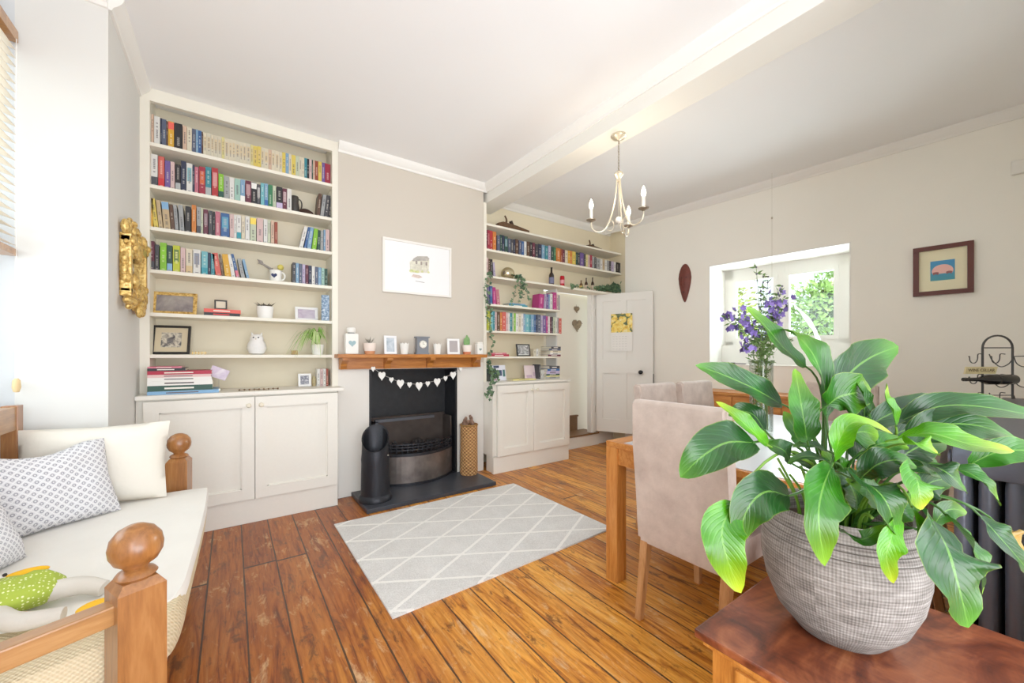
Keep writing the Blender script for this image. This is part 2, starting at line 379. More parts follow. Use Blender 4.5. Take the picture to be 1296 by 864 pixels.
# ================================================================ ROOM
H = 2.99; YF = 3.56; YB = 3.83; XL = -.497; CX0, CX1 = .73, 2.155
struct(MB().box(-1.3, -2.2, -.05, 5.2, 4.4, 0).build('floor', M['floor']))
b = MB().box(-1.3, -2.2, H, 5.2, 4.4, H+.05); struct(b.build('ceiling', M['ceil']))
# walls
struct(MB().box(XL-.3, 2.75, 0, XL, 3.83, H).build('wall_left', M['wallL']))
struct(MB().box(-1.2, 2.75, 0, XL-.3, 2.85, H).build('wall_left_reveal', mat((204, 207, 210), .85, bump=.05, bscale=2)))
b = MB(); b.box(-1.0, -1.2, 0, -.86, 2.75, .92); b.box(-1.0, -1.2, 2.66, -.86, 2.75, H); b.box(-1.0, -1.2, .92, -.86, 1.15, 2.66)
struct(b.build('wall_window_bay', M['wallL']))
b = MB(); b.box(XL, YB, 0, 3.2, YB+.1, H); b.box(3.2, YB, 2.05, 4.46, YB+.1, H)
struct(b.build('wall_back', M['alcoveR']))
struct(MB().box(3.2, 3.99, 0, 4.2, 4.06, 2.05).build('wall_stair', mat((240, 236, 224), .8)))
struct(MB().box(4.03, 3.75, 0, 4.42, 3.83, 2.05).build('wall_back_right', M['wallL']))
# left alcove lining so that the left bookcase back reads cream
# chimney breast with fireplace opening
OX0, OX1, OZ = .985, 1.85, 1.08
b = MB(); b.box(CX0, YF, 0, OX0, YB, H); b.box(OX1, YF, 0, CX1, YB, H); b.box(OX0, YF, OZ, OX1, YB, H)
g = N('chimney_paint'); s_ = g.sep(g.tc.outputs['Object']); g.base(g.mix(g.math('GREATER_THAN', s_[2], 1.13), L((224, 220, 213)), L((203, 194, 181)))); g.rough(.8)
struct(b.build('wall_chimney', g.m))
# alcove right return + right wall in its own frame
WA = Vector((4.365, 3.50, 0)); WANG = math.atan2(-.9964, .0848)
WM = T(*WA) @ rotz(WANG)     # local x along the wall towards the camera, local y = outwards (to +X)
def W(u, out, z): return WM @ Vector((u, out, z))
struct(MB().prism([(4.365, 3.5), (4.44, 3.83), (4.6, 3.93), (4.86, 3.5)], 0, H).build('wall_alcove_return', M['alcoveR']))
U0, U1, ZS, ZT = 1.108, 2.362, 1.09, 2.23
b = MB(); b.box(0, 0, 0, U0, .5, H, WM); b.box(U1, 0, 0, 3.6, .5, H, WM); b.box(U0, 0, 0, U1, .5, ZS, WM); b.box(U0, 0, ZT, U1, .5, H, WM)
struct(b.build('wall_right', M['wallR']))
# plastered white lining of the window recess
b = MB(); b.use(M['white'])
b.box(U0, .0, ZS, U0+.012, .47, ZT, WM); b.box(U1-.012, .0, ZS, U1, .47, ZT, WM); b.box(U0, -.002, ZT-.012, U1, .47, ZT, WM); b.box(U0, -.012, ZS-.0, U1, .47, ZS+.012, WM)
b.box(U0+.012, .33, ZS+.012, U1-.012, .47, ZS+.235, WM)
struct(b.build('trim_window_recess'))
# near wall that carries the radiator (beyond the right edge of the picture)
struct(MB().box(1.75, -.1, 0, 4.75, .03, H).build('wall_near', M['wallR']))
# cornices
CP = [(0, 0), (.012, 0), (.018, .016), (.03, .026), (.05, .05), (.056, .066), (.056, .078), (0, .078)]
def cornice(name, p0, p1, out):
    p0 = Vector(p0); p1 = Vector(p1); d = (p1-p0).normalized(); o = Vector(out).normalized()
    b = MB(); A = [b.bm.verts.new(p0+o*x+Vector((0, 0, H-.078+z))) for x, z in CP]; B = [b.bm.verts.new(p1+o*x+Vector((0, 0, H-.078+z))) for x, z in CP]
    k = len(CP)
    for i in range(k): b.bm.faces.new((A[i], A[(i+1) % k], B[(i+1) % k], B[i]))
    b.bm.faces.new(A[::-1]); b.bm.faces.new(B); return struct(b.build(name, M['corn'], autosm=25))
cornice('trim_1', (CX0, YF, 0), (2.196, YF, 0), (0, -1, 0))
cornice('trim_2', (XL, -.5, 0), (XL, YF-.01, 0), (1, 0, 0)) if False else cornice('trim_2', (XL, 2.75, 0), (XL, YF-.01, 0), (1, 0, 0))
cornice('trim_3', (2.196, YF, 0), (2.196, -2.0, 0), (-1, 0, 0))
cornice('trim_4', (2.41, YB, 0), (4.44, YB, 0), (0, -1, 0))
cornice('trim_5', W(-.33, -.0, 0), W(3.5, 0, 0), WM.to_3x3() @ Vector((0, -1, 0)))
cornice('trim_6', (-1.2, 2.75, 0), (XL, 2.75, 0), (0, -1, 0))
struct(MB().box(2.196, -2.1, 2.81, 2.412, YB, H, bev=.004).build('ceiling_beam', mat((232, 230, 222), .8)))
# skirtings / step
struct(MB().box(4.06, 3.735, 0, 4.40, 3.75, .17).build('baseboard_back', M['white']))
b = MB().use(M['white']); b.box(3.2, 3.715, 0, 4.06, 3.98, .145); b.use(mat((120, 88, 60), .5, var=.2)); b.box(3.2, 3.70, .145, 4.075, 3.99, .168, bev=.004); b.box(3.2, 3.705, 0, 4.07, 3.715, .02)
b.box(3.2, 3.97, .168, 3.93, 3.99, .36); b.box(3.2, 3.95, .36, 3.93, 3.99, .38)
struct(b.build('stair_step'))
b = MB().use(M['white']); b.box(3.935, 3.72, .168, 4.03, 3.79, 2.04, bev=.004); b.box(3.955, 3.705, .168, 3.975, 3.72, 2.03)
struct(b.build('door_1_frame'))
# door standing open
DA = math.atan2(3.07-3.72, 4.336-4.02); DM = T(4.03, 3.71, .19) @ rotz(DA)
dr = bpy.data.objects.new('door_1', None); COL.objects.link(dr); struct(dr); dr.matrix_world = DM
DW, DH, DT = .73, 1.83, .035
b = MB().use(M['white'])
b.box(.001, 0, .001, DW-.001, DT-.012, DH-.001)
for x0, x1, z0, z1 in ((0, .09, 0, DH), (DW-.09, DW, 0, DH), (.325, .405, 0, DH), (.09, .325, 0, .17), (.09, .325, DH-.1, DH), (.09, .325, .78, .95), (.405, DW-.09, 0, .17), (.405, DW-.09, DH-.1, DH), (.405, DW-.09, .78, .95)):
    b.box(x0, -.018, z0, x1, DT, z1)
b.build('door_leaf', parent=dr)
b = MB().use(mat((40, 40, 44), .35, .5)); b.lathe([(.022, 0), (.022, .004), (.008, .008), (.008, .03), (.024, .042), (.027, .055), (.018, .066), (.001, .07)], 20, T(DW-.14, -.018, .80) @ Matrix.Rotation(PI/2, 4, 'X'))
b.build('door_knob', parent=dr, smooth=True)
b = MB().use(mat((70, 66, 60), .4, .5)); b.box(DW-.002, .0, .66, DW+.006, .03, .78); b.build('latch', parent=dr)
b = MB().use(mat((210, 205, 195), .4)); 
for z in (.25, 1.55): b.cyl(-.004, -.014, z, z+.09, .007, seg=10)
b.build('hinge', parent=dr)
# calendar on the door
cal = thing('wall_calendar', 'calendar with a yellow flower photo hanging on the white door', 'calendar', DM @ Vector((.205, -.028, 1.07)), DA)
cw, chh = .275, .49
b = MB().use(M['paper']); b.box(0, .004, 0, cw, .006, chh*.5); b.build('date_page', parent=cal)
g = N('blossom_photo'); nz = g.noise(g.tc.outputs['Object'], 22, 5, .6, .8); v = g.n.new('ShaderNodeTexVoronoi'); v.inputs['Scale'].default_value = 20; g.l.new(g.tc.outputs['Object'], v.inputs['Vector'])
g.base(g.mix(g.math('GREATER_THAN', v.outputs['Distance'], .68), g.ramp(nz, [(.3, (214, 160, 40)), (.5, (246, 214, 90)), (.7, (252, 240, 180))]), g.ramp(nz, [(.3, (40, 62, 30)), (.7, (130, 140, 80))]))); g.rough(.4)
b = MB().use(g.m); b.box(0, .003, chh*.5, cw, .006, chh); b.build('photo_page', parent=cal)
b = MB().use(mat((150, 150, 150), .4))
for i in range(6):
    for j in range(5): b.box(.02+j*.04, .0035, .03+i*.032, .045+j*.04, .0042, .032+i*.032)
b.build('date_grid', parent=cal)
b = MB().use(mat((60, 60, 60), .4, .5)); b.tube([(cw/2, .003, chh), (cw/2, .003, chh+.012)], .002); b.build('hanging_pin', parent=cal)
# window 1 in recess
w1 = bpy.data.objects.new('window_1', None); COL.objects.link(w1); struct(w1); w1.matrix_world = WM
WO = .42; z0, z1 = ZS+.235, ZT-.012
b = MB().use(M['white'])
ua, ub = U0+.012, U1-.012
b.box(ua, WO, z0, ub, WO+.06, z0+.045); b.box(ua, WO, z1-.11, ub, WO+.06, z1); b.box(ua, WO, z0, ua+.09, WO+.06, z1); b.box(ub-.15, WO, z0, ub, WO+.06, z1)
um = (ua+ub)/2-.03
b.box(um-.035, WO-.004, z0, um+.035, WO+.06, z1)
b.build('window_frame', parent=w1)
for a, c in ((ua+.09, um-.035), (um+.035, ub-.15)):
    b = MB().use(M['white']); t = .04
    b.box(a, WO-.012, z0+.045, a+t, WO+.03, z1-.11); b.box(c-t, WO-.012, z0+.045, c, WO+.03, z1-.11); b.box(a+t, WO-.012, z0+.045, c-t, WO+.03, z0+.045+t); b.box(a+t, WO-.012, z1-.11-t, c-t, WO+.03, z1-.11)
    sh = b.build('casement', parent=w1)
    MB().box(a+t, WO+.008, z0+.045+t, c-t, WO+.012, z1-.11-t).build('pane', M['glass'], sh)
b = MB().use(M['black']); b.box(um+.05, WO-.03, z0+.36, um+.065, WO-.012, z0+.45); b.box(um+.048, WO-.05, z0+.42, um+.066, WO-.03, z0+.435); b.build('window_latch', parent=w1)
# bay window on the left
w2 = bpy.data.objects.new('window_2', None); COL.objects.link(w2); struct(w2)
b = MB().use(M['white'])
for y0, y1, za, zb in ((1.15, 2.75, .92, 1.0), (1.15, 2.75, 2.58, 2.66), (1.15, 1.23, .92, 2.66), (2.69, 2.75, .92, 2.66), (1.91, 1.97, .92, 2.66), (1.15, 2.75, 1.70, 1.75)): b.box(-.95, y0, za, -.88, y1, zb)
b.build('window_frame', parent=w2)
MB().box(-.92, 1.23, 1.0, -.915, 2.69, 2.58).build('pane', M['glass'], w2)
struct(MB().box(-.88, 1.12, .90, -.82, 2.748, .93).build('trim_window_sill', M['white']))

# ================================================================ outdoors seen through the window
def shrub(name, label, cat, c, r, col, n, ls, seed, sz=1.0, flowers=None):
    rnd = random.Random(seed); t = thing(name, label, cat, (c[0], c[1], 0))
    b = MB().use(mat((70, 60, 40), .9)); b.cyl(0, 0, 0, c[2], .05, .03, 8); b.build('trunk', parent=t)
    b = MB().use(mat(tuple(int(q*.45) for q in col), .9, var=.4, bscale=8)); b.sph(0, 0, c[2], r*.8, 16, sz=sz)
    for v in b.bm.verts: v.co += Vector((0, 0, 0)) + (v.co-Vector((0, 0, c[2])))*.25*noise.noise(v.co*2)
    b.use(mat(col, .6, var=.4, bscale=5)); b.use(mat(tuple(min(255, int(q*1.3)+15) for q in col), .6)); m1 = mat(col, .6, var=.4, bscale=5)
    for i in range(n):
        d = Vector((rnd.gauss(0, 1), rnd.gauss(0, 1), rnd.gauss(0, 1))).normalized(); q = r*(.75+.35*rnd.random()*(1+.5*noise.noise(d*3)))
        b.use(m1 if rnd.random() < .6 else b.mats[2])
        b.leaf(Vector((d.x*q, d.y*q, c[2]+d.z*q*sz)), d+Vector((rnd.gauss(0, .7), rnd.gauss(0, .7), rnd.gauss(0, .7))), d, ls*(.6+rnd.random()), ls*.6)
    b.build('foliage', parent=t)
    if flowers:
        b = MB().use(mat(flowers, .6))
        for i in range(60):
            d = Vector((rnd.gauss(0, 1), rnd.gauss(0, 1), rnd.gauss(0, 1))).normalized(); b.sph(d.x*r, d.y*r, c[2]+d.z*r*sz, .03, 8)
        b.build('flower', parent=t)
    return t
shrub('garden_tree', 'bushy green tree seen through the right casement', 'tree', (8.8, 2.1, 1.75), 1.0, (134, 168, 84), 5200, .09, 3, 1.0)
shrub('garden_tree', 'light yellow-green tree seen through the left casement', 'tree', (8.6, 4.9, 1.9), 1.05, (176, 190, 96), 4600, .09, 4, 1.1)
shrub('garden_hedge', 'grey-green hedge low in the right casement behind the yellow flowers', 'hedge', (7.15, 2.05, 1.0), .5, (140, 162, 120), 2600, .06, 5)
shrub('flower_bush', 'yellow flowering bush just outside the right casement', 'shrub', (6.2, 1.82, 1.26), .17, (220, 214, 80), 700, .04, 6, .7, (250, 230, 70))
struct(MB().box(5.25, -6, -.4, 30, 16, -.1).build('ground', mat((96, 124, 60), .95, var=.3, bscale=4)))

# ================================================================ LEFT BOOKCASE
ZL = [2.632, 2.349, 2.066, 1.780, 1.490, 1.208]; WTL = .945
bc = thing('alcove_bookcase', 'tall cream built-in bookcase filling the alcove left of the fireplace', 'bookcase', (0, 0, 0))
IX0, IX1 = -.446, .684
b = MB().use(M['case']); b.box(XL+.001, YF-.005, WTL, IX0, YF+.03, 2.905); b.build('upright', parent=bc)
b = MB().use(M['case']); b.box(IX1, YF-.005, WTL, CX0-.001, YF+.03, 2.905); b.build('upright', parent=bc)
b = MB().use(M['case']); b.box(XL+.001, YF-.005, 2.905, CX0-.001, YF+.03, H-.001); b.build('frieze', parent=bc)
b = MB().use(M['case']); b.box(XL+.001, YF+.03, WTL, IX0, YB-.012, H-.002); b.build('side_panel', parent=bc)
b = MB().use(M['case']); b.box(IX1, YF+.03, WTL, CX0-.001, YB-.012, H-.002); b.build('side_panel', parent=bc)
b = MB().use(M['alcove']); b.box(XL+.001, YB-.012, WTL, CX0-.001, YB-.001, H-.002); b.build('back_panel', parent=bc)
for z in ZL:
    b = MB().use(M['case']); b.box(IX0, YF, z-.024, IX1, YB-.012, z, bev=.002); b.build('shelf', parent=bc)
def cupboard(name, label, x0, x1, yf, ztop, rightend, doors, inset0, inset1):
    t = thing(name, label, 'cabinet', (0, 0, 0))
    ZP = .175; b = MB().use(M['cab']); b.box(x0, yf+.012, ZP, x1, YB-.014 if rightend > 2 else YB-.014, ztop); b.build('carcass', parent=t)
    b = MB().use(M['cab']); b.box(x0, yf-.004, 0, x1, yf+.03, ZP-.006, bev=.002); b.box(x0+.02, yf+.03, 0, x1-.01, YF-.02, ZP); b.build('plinth', parent=t)
    for i, (a, c) in enumerate(doors):
        b = MB().use(M['cab']); r = .075; za, zb = ZP, ztop-.012
        b.box(a, yf-.004, za, c, yf+.010, zb)
        b.box(a, yf-.024, za, a+r, yf-.003, zb); b.box(c-r, yf-.024, za, c, yf-.003, zb); b.box(a+r, yf-.024, za, c-r, yf-.003, za+r); b.box(a+r, yf-.024, zb-r, c-r, yf-.003, zb)
        b.box(a+r, yf-.014, za+r, a+r+.008, yf-.003, zb-r); b.box(c-r-.008, yf-.014, za+r, c-r, yf-.003, zb-r); b.box(a+r, yf-.014, za+r, c-r, yf-.003, za+r+.008); b.box(a+r, yf-.014, zb-r-.008, c-r, yf-.003, zb-r)
        d = b.build('cabinet_door', parent=t)
        kx = c-.035 if i == 0 else a+.035
        k = MB().use(mat((226, 218, 196), .3)); k.lathe([(.007, 0), (.006, .012), (.013, .018), (.016, .025), (.012, .032), (.001, .034)], 16, T(kx, yf-.024, ztop-.07) @ Matrix.Rotation(PI/2, 4, 'X')); k.build('knob', parent=d, smooth=True)
    return t
YC = 3.41
cupboard('base_cabinet', 'wide cream two-door cabinet left of the fireplace', XL+.002, .697, YC, WTL-.028, .0, [(-.455, .135), (.14, .693)], 0, 0)
b = MB().use(M['cab']); b.box(XL+.002, YC-.03, WTL-.028, .738, YF-.006, WTL, bev=.004); b.box(XL+.002, YF-.006, WTL-.028, .697, YB-.014, WTL-.0005)
tag(b.build('worktop'), 'cream worktop over the wide cabinet left of the fireplace', 'worktop')

# ================================================================ RIGHT BOOKCASE
ZR = [2.600, 2.330, 2.050, 1.750, 1.467, 1.192]; WTR = .928
br = thing('alcove_bookcase', 'cream built-in shelves in the alcove right of the chimney breast', 'bookcase', (0, 0, 0))
b = MB().use(M['case']); b.box(CX1+.001, YF-.005, WTR, 2.19, YF+.03, 2.809); b.box(CX1+.001, YF+.03, WTR, 2.18, YB-.002, 2.809); b.build('upright', parent=br)
XR = [4.37, 4.37, None, 3.24, 3.24, 3.24]
for i, z in enumerate(ZR):
    b = MB().use(M['case'])
    if i < 2: b.box(2.18, YF, z-.022, 4.362, YB-.002, z)
    elif i == 2: b.box(2.18, YF, z-.022, 3.30, YB-.002, z)
    else: b.box(2.18, YF, z-.020, 3.24, YB-.002, z)
    b.build('shelf', parent=br)
b = MB().use(M['case']); b.box(3.30, YF+.0, 2.018, 4.362, YB-.002, 2.044); b.build('shelf', parent=br)
b = MB().use(M['wallL']); b.box(3.24, YF+.08, 0, 3.26, YB+.0, 2.018); struct(b.build('wall_shelf_end'))
cupboard('base_cabinet', 'narrower cream two-door cabinet right of the fireplace', 2.16, 3.195, 3.375, WTR-.022, 3, [(2.20, 2.66), (2.665, 3.19)], 0, 0)
b = MB().use(M['cab']); b.box(2.158, 3.35, WTR-.022, 3.22, YB-.004, WTR, bev=.003)
tag(b.build('worktop'), 'cream worktop over the cabinet right of the fireplace', 'worktop')

# ================================================================ BOOKS
PAL = dict(cr=('cream', (232, 220, 190)), iv=('ivory', (224, 214, 188)), pk=('pale pink', (226, 190, 186)), pe=('peach', (228, 188, 160)), wh=('white', (236, 234, 228)), nv=('navy', (38, 46, 76)),
    sl=('slate blue', (86, 94, 120)), br=('brown', (96, 66, 48)), og=('orange', (226, 128, 48)), bk=('black', (38, 36, 40)), lb=('light blue', (124, 168, 206)), bl=('blue', (50, 96, 160)), te=('teal', (48, 140, 156)),
    yl=('yellow', (238, 208, 84)), py=('pale yellow', (232, 220, 140)), pg=('pale green', (202, 212, 180)), gn=('green', (50, 130, 84)), dg=('dark green', (40, 78, 66)), rd=('red', (196, 44, 48)), rb=('russet', (160, 66, 44)),
    pu=('purple', (112, 84, 160)), cm=('crimson', (172, 34, 60)), co=('coral', (226, 92, 80)), gy=('grey', (166, 168, 168)), lg=('lime green', (136, 206, 40)), ac=('acid yellow', (208, 216, 40)), mg=('magenta', (196, 40, 130)),
    li=('lilac', (190, 174, 208)), dk=('dark grey', (70, 70, 76)), am=('amber', (240, 176, 40)), ma=('maroon', (104, 38, 60)), tn=('tan', (206, 178, 132)), mi=('mint', (160, 206, 190)), aq=('aqua', (110, 190, 200)), dp=('dusky pink', (206, 110, 130)))
ORD = lambda n: str(n)+('th' if 10 <= n % 100 <= 20 else {1: 'st', 2: 'nd', 3: 'rd'}.get(n % 10, 'th'))
used = {}
def uniq(lab):
    assert lab not in used, lab
    used[lab] = 1; return lab
def bookmesh(w, d, h, c, c2=None, style=0):
    force = c2 is not None
    b = MB().use(mat(c, .5)); t = .0022
    b.box(0, 0, 0, t, d, h); b.box(w-t, 0, 0, w, d, h); b.box(t, 0, 0, w-t, .003, h)
    b.use(M['pages']); b.box(t, .003, .003, w-t, d-.004, h-.004)
    lum = sum(c)/3; c2 = c2 or ((236, 230, 214) if lum < 150 else (70, 64, 70))
    c2 = tuple(c2[i]*.62+c[i]*.38 for i in range(3)) if style not in (1, 3) or lum >= 0 and not force else c2
    b.use(mat(tuple(int(q) for q in c2), .5)); e = .0006
    if force:
        if style == 1: b.box(0, -e, h*.72, w, .001, h*.97)
        elif style == 3: b.box(0, -e, h*.05, w, .001, h*.32)
        else: b.box(w*.15, -e, h*.4, w*.85, .001, h*.85)
    c3 = tuple(int(((236, 230, 214) if lum < 150 else (70, 64, 70))[i]*.55+c[i]*.45) for i in range(3)); b.use(mat(c3, .5)); e = .0009
    z0, z1 = {0: (.34, .8), 1: (.2, .62), 2: (.28, .86), 3: (.45, .9)}[style]; k = int((z1-z0)*h/.012); rr = random.Random(int(w*1e6)+style)
    for i in range(k):
        if rr.random() < .78: b.box(w*.34, -e, h*z0+i*.012, w*.66, .0008, h*z0+i*.012+.0085)
    if w > .016: b.box(w*.28, -e, h*.07, w*.72, .0008, h*.10)
    return b
def shelfbooks(desc, spec, zs, ys, cat='book', group=None, kind='book', depth=.13):
    """spec: list of (px0, px1, colour, height[, lean deg, second colour, style])"""
    prev_end = -9
    for i, sp in enumerate(spec):
        u0, u1, ck, h = sp[:4]; lean = sp[4] if len(sp) > 4 else 0; c2 = PAL[sp[5]][1] if len(sp) > 5 and sp[5] else None; style = sp[6] if len(sp) > 6 else (i*7+len(spec)) % 4
        x0 = XY(u0, ys)+.0004; x1 = XY(u1, ys)-.0004; w = max(.006, x1-x0)
        if lean: w *= math.cos(math.radians(abs(lean)))
        cname, c = PAL[ck]; c = tuple(int((q*.9+.1*sum(c)/3)*.9) for q in c); b = bookmesh(w, depth+.004*((i*5) % 4), h, c, c2, style)
        if lean:
            piv = 0 if lean > 0 else w
            R = T(piv, 0, 0) @ Matrix.Rotation(math.radians(lean), 4, 'Y') @ T(-piv, 0, 0)
            for v in b.bm.verts: v.co = R @ v.co
            mz = min(v.co.z for v in b.bm.verts)
            for v in b.bm.verts: v.co.z -= mz
        o = b.build('book', loc=(x0, ys+.003*((i*3) % 3), zs+.0005))
        hw = 'tall ' if h > .212 else ('short ' if h < .165 else '')
        ln = ' leaning' if lean else ''
        tag(o, uniq(f'{hw}{cname}{ln} {kind}, {ORD(i+1)} from the left {desc}'), 'book', group)
# --- left, top shelf
q = [(189.6, 191.4, 'gy', .215), (191.4, 194.6, 'pe', .212), (195, 202.5, 'wh', .205), (203, 205, 'nv', .2), (205, 210.4, 'sl', .198), (210.4, 212.7, 'br', .19), (212.8, 220.2, 'am', .195, 0, 'co', 1), (220.6, 230.8, 'bk', .195), (231.2, 236.3, 'pe', .19), (236.6, 242.8, 'cr', .188), (243, 248, 'sl', .185), (248, 250.7, 'lb', .185), (250.7, 255, 'bl', .183), (255, 256.9, 'br', .18)]
x = 257.2; cyc = ['cr', 'iv', 'cr', 'iv', 'iv', 'py', 'cr', 'cr', 'cr', 'iv', 'cr', 'cr', 'iv', 'py', 'yl', 'yl', 'iv', 'cr', 'pe', 'cr', 'cr', 'iv']
for i, ck in enumerate(cyc):
    w = 4.55+.9*math.sin(i*2.3); q.append((x, x+w, ck, .178+.004*math.sin(i*1.7), 0, 'tn', 2)); x += w
rest = [('yl', 5), ('lb', 4.6), ('cr', 4), ('yl', 6), ('pg', 5), ('iv', 4), ('cr', 3.6), ('te', 4), ('bk', 3.2), ('pk', 3.6), ('dg', 2), ('pe', 2.6), ('rb', 5), ('yl', 5), ('pu', 4.6), ('cm', 8)]
sc_ = (418.2-x)/sum(r[1] for r in rest)
for ck, w in rest: q.append((x, x+w*sc_, ck, .182)); x += w*sc_
shelfbooks('on the left bookcase top shelf', q, ZL[0], YF+.055)
q = [(191, 199.5, 'wh', .225, 0, 'dk', 3), (200.2, 208, 'co', .22, 0, 'rd', 3), (208.6, 215.5, 'pu', .2), (215.8, 221, 'pk', .2), (222, 228.5, 'bk', .19, 0, 'gy'), (229, 235.6, 'nv', .222), (236, 243.5, 'wh', .215, 0, 'te', 0), (243.6, 246.2, 'nv', .21), (246.4, 251.2, 'dp', .2), (251.8, 259.8, 'cm', .21, 0, 'og'), (260, 267.3, 'te', .218, 0, 'gy', 3), (268, 276, 'rd', .222, 0, 'pk'),
     (276.5, 283, 'lg', .188, 0, 'dg', 3), (283.5, 290.4, 'gy', .178), (290.6, 296.4, 'wh', .178), (296.8, 304, 'mi', .178), (304.2, 310, 'lb', .18, 0, 'wh'), (310.4, 318, 'ma', .18, 0, 'pk'), (318.2, 324.8, 'bk', .178, 0, 'wh'), (325.2, 329.5, 'dk', .17, 0, 'wh'), (330, 334.6, 'aq', .186), (334.8, 339.2, 'lb', .188, 0, 'bl', 3), (339.4, 345, 'gn', .186), (345.2, 349.4, 'pg', .186), (349.8, 357.6, 'bk', .185, 0, 'li'), (357.8, 363, 'ma', .18, 0, 'wh'), (363.4, 369, 'wh', .186)]
shelfbooks('on the left bookcase second shelf', q, ZL[1], YF+.055)
q = [(400.6, 404.6, 'br', .2, 5), (405, 409.4, 'gy', .2, 7), (409.8, 414.6, 'dk', .2, 7), (415.2, 418.4, 'bk', .18, 4)]
shelfbooks('of the right-end group, left second shelf', q, ZL[1], YF+.055)
q = [(188.2, 193.6, 'am', .205), (195.2, 201, 'yl', .205, -6), (201.4, 206.6, 'tn', .2, -5), (207.4, 216.2, 'tn', .2, -4, 'lb', 1), (216.8, 221.6, 'br', .185, -4), (222, 226.4, 'gy', .188, -4), (227.6, 233.6, 'gy', .192, -3), (234.4, 241.6, 'bk', .192), (242.6, 248.2, 'og', .208), (249, 254, 'gy', .2, 0, 'dk', 3), (254.2, 257, 'pg', .196), (257.4, 263.4, 'ma', .19, 0, 'gy'), (264, 269, 'dk', .188), (269.4, 272.2, 'bk', .186), (272.6, 278.6, 'dp', .19), (279.4, 290.4, 'bl', .186, 0, 'aq', 2), (291, 296, 'pk', .188), (296.2, 299.4, 'wh', .188), (299.6, 305.2, 'wh', .19, 0, 'te', 3), (305.6, 310, 'cr', .19), (310.4, 316, 'wh', .192), (316.6, 324.2, 'pg', .192, 0, 'yl', 1), (325, 333, 'pk', .193), (333.6, 338.6, 'wh', .193), (338.8, 342.4, 'pg', .192), (343, 347, 'pe', .19), (347.4, 351.4, 'rb', .185)]
shelfbooks('on the left bookcase third shelf', q, ZL[2], YF+.055)
q = [(378.4, 383, 'wh', .19, 12), (384.4, 387.6, 'bl', .19, 10), (388.4, 393.4, 'lb', .19, 7), (394.4, 400, 'lg', .185, 6), (401.2, 405.2, 'dg', .178, 2), (405.6, 409.2, 'gy', .178), (409.6, 412, 'lb', .188), (412.2, 417, 'pk', .195)]
shelfbooks('of the right-hand group, left third shelf', q, ZL[2], YF+.055)
q = [(188, 195.6, 'ma', .2, 0, 'dk', 3), (196.2, 201.2, 'dk', .18), (202.4, 210.8, 'lg', .198, 0, 'lg'), (211.4, 218, 'dg', .185, 0, 'lb'), (218.8, 227.8, 'ac', .19, 0, 'dg', 0), (228.4, 234.6, 'pk', .18), (235.2, 243.6, 'cr', .178, 0, 'tn', 3), (244.4, 253.8, 'wh', .18, 0, 'sl', 2), (254.8, 263, 'aq', .172, 0, 'te', 3), (263.2, 266.8, 'nv', .168), (267, 271.6, 'te', .162), (273.4, 280.6, 'co', .17, -8), (281, 283.6, 'br', .166, -7), (285, 292.8, 'am', .17, -7), (293.2, 298, 'wh', .17, -8), (299.4, 303.4, 'bl', .18, -12, 'dp'), (305.6, 310.4, 'gy', .15, -10), (312.4, 316, 'lb', .15, -12)]
shelfbooks('on the left bookcase fourth shelf', q, ZL[3], YF+.055)
# boxed row of small books at the right end of the fourth shelf
q = [(370.4+i*4.05, 374.2+i*4.05, c, .165-.002*i) for i, c in enumerate(['dk', 'lb', 'sl', 'li', 'ma', 'nv', 'wh', 'sl', 'lb', 'mi', 'dg'])]
shelfbooks('of the blue right-end group, left fourth shelf', q, ZL[3], YF+.03, depth=.11)
# --- right bookcase
q = [(615, 617.2, 'ma', .212), (617.2, 620, 'cm', .212), (620, 623.6, 'rd', .212), (623.8, 628, 'og', .21), (629.2, 633, 'sl', .178), (633.2, 635.4, 'dg', .19), (635.6, 638.4, 'nv', .19), (638.6, 642.8, 'dg', .185, 0, 'lb'), (643.4, 646.4, 'sl', .17), (646.6, 650, 'dk', .17), (650.2, 652.2, 'nv', .172), (652.6, 656, 'br', .18), (657, 660, 'sl', .175), (660.2, 663.2, 'bl', .17), (663.4, 666.4, 'wh', .175), (666.8, 670.4, 'br', .178), (670.6, 673.8, 'bk', .178), (674, 677.2, 'ma', .18), (677.6, 681.2, 'dk', .17), (681.4, 685.4, 'nv', .178), (685.8, 689.6, 'lb', .178), (690.2, 693.8, 'te', .175), (694, 697.2, 'li', .185), (697.4, 700.8, 'dg', .178), (701, 703.6, 'gn', .178),
     (704, 709.4, 'og', .176), (709.6, 712, 'rb', .176), (712.2, 715, 'ma', .172), (715.2, 718.6, 'cr', .17), (718.8, 721.4, 'am', .175), (721.4, 724, 'og', .175), (724.4, 728.6, 'yl', .175), (728.8, 731, 'dg', .172), (731.2, 734, 'dk', .17), (734.2, 738.8, 'pu', .18), (739.2, 741.4, 'dk', .172), (741.6, 744, 'py', .172), (744.2, 746.6, 'pk', .17), (746.8, 749.4, 'cm', .176), (749.6, 752.2, 'gy', .16), (752.4, 755, 'dk', .16), (755.2, 759.4, 'gy', .15), (759.8, 762.6, 'wh', .15), (762.8, 765.4, 'tn', .155), (765.6, 768.2, 'wh', .148), (768.4, 770.8, 'gy', .15), (771, 773.4, 'dk', .15), (773.6, 776.8, 'li', .15), (777, 779.4, 'wh', .15), (779.8, 783.4, 'bk', .15), (783.5, 786.4, 'dk', .148)]
shelfbooks('on the right shelf below the planes', q, ZR[1], YF+.04)
q = [(615, 618, 'pk', .2), (618.4, 621, 'br', .19, -2), (621.6, 624.6, 'bk', .19, -4), (625, 627.4, 'li', .16, -5)]
shelfbooks('beside the silver ball, right shelves', q, ZR[2], YF+.05)
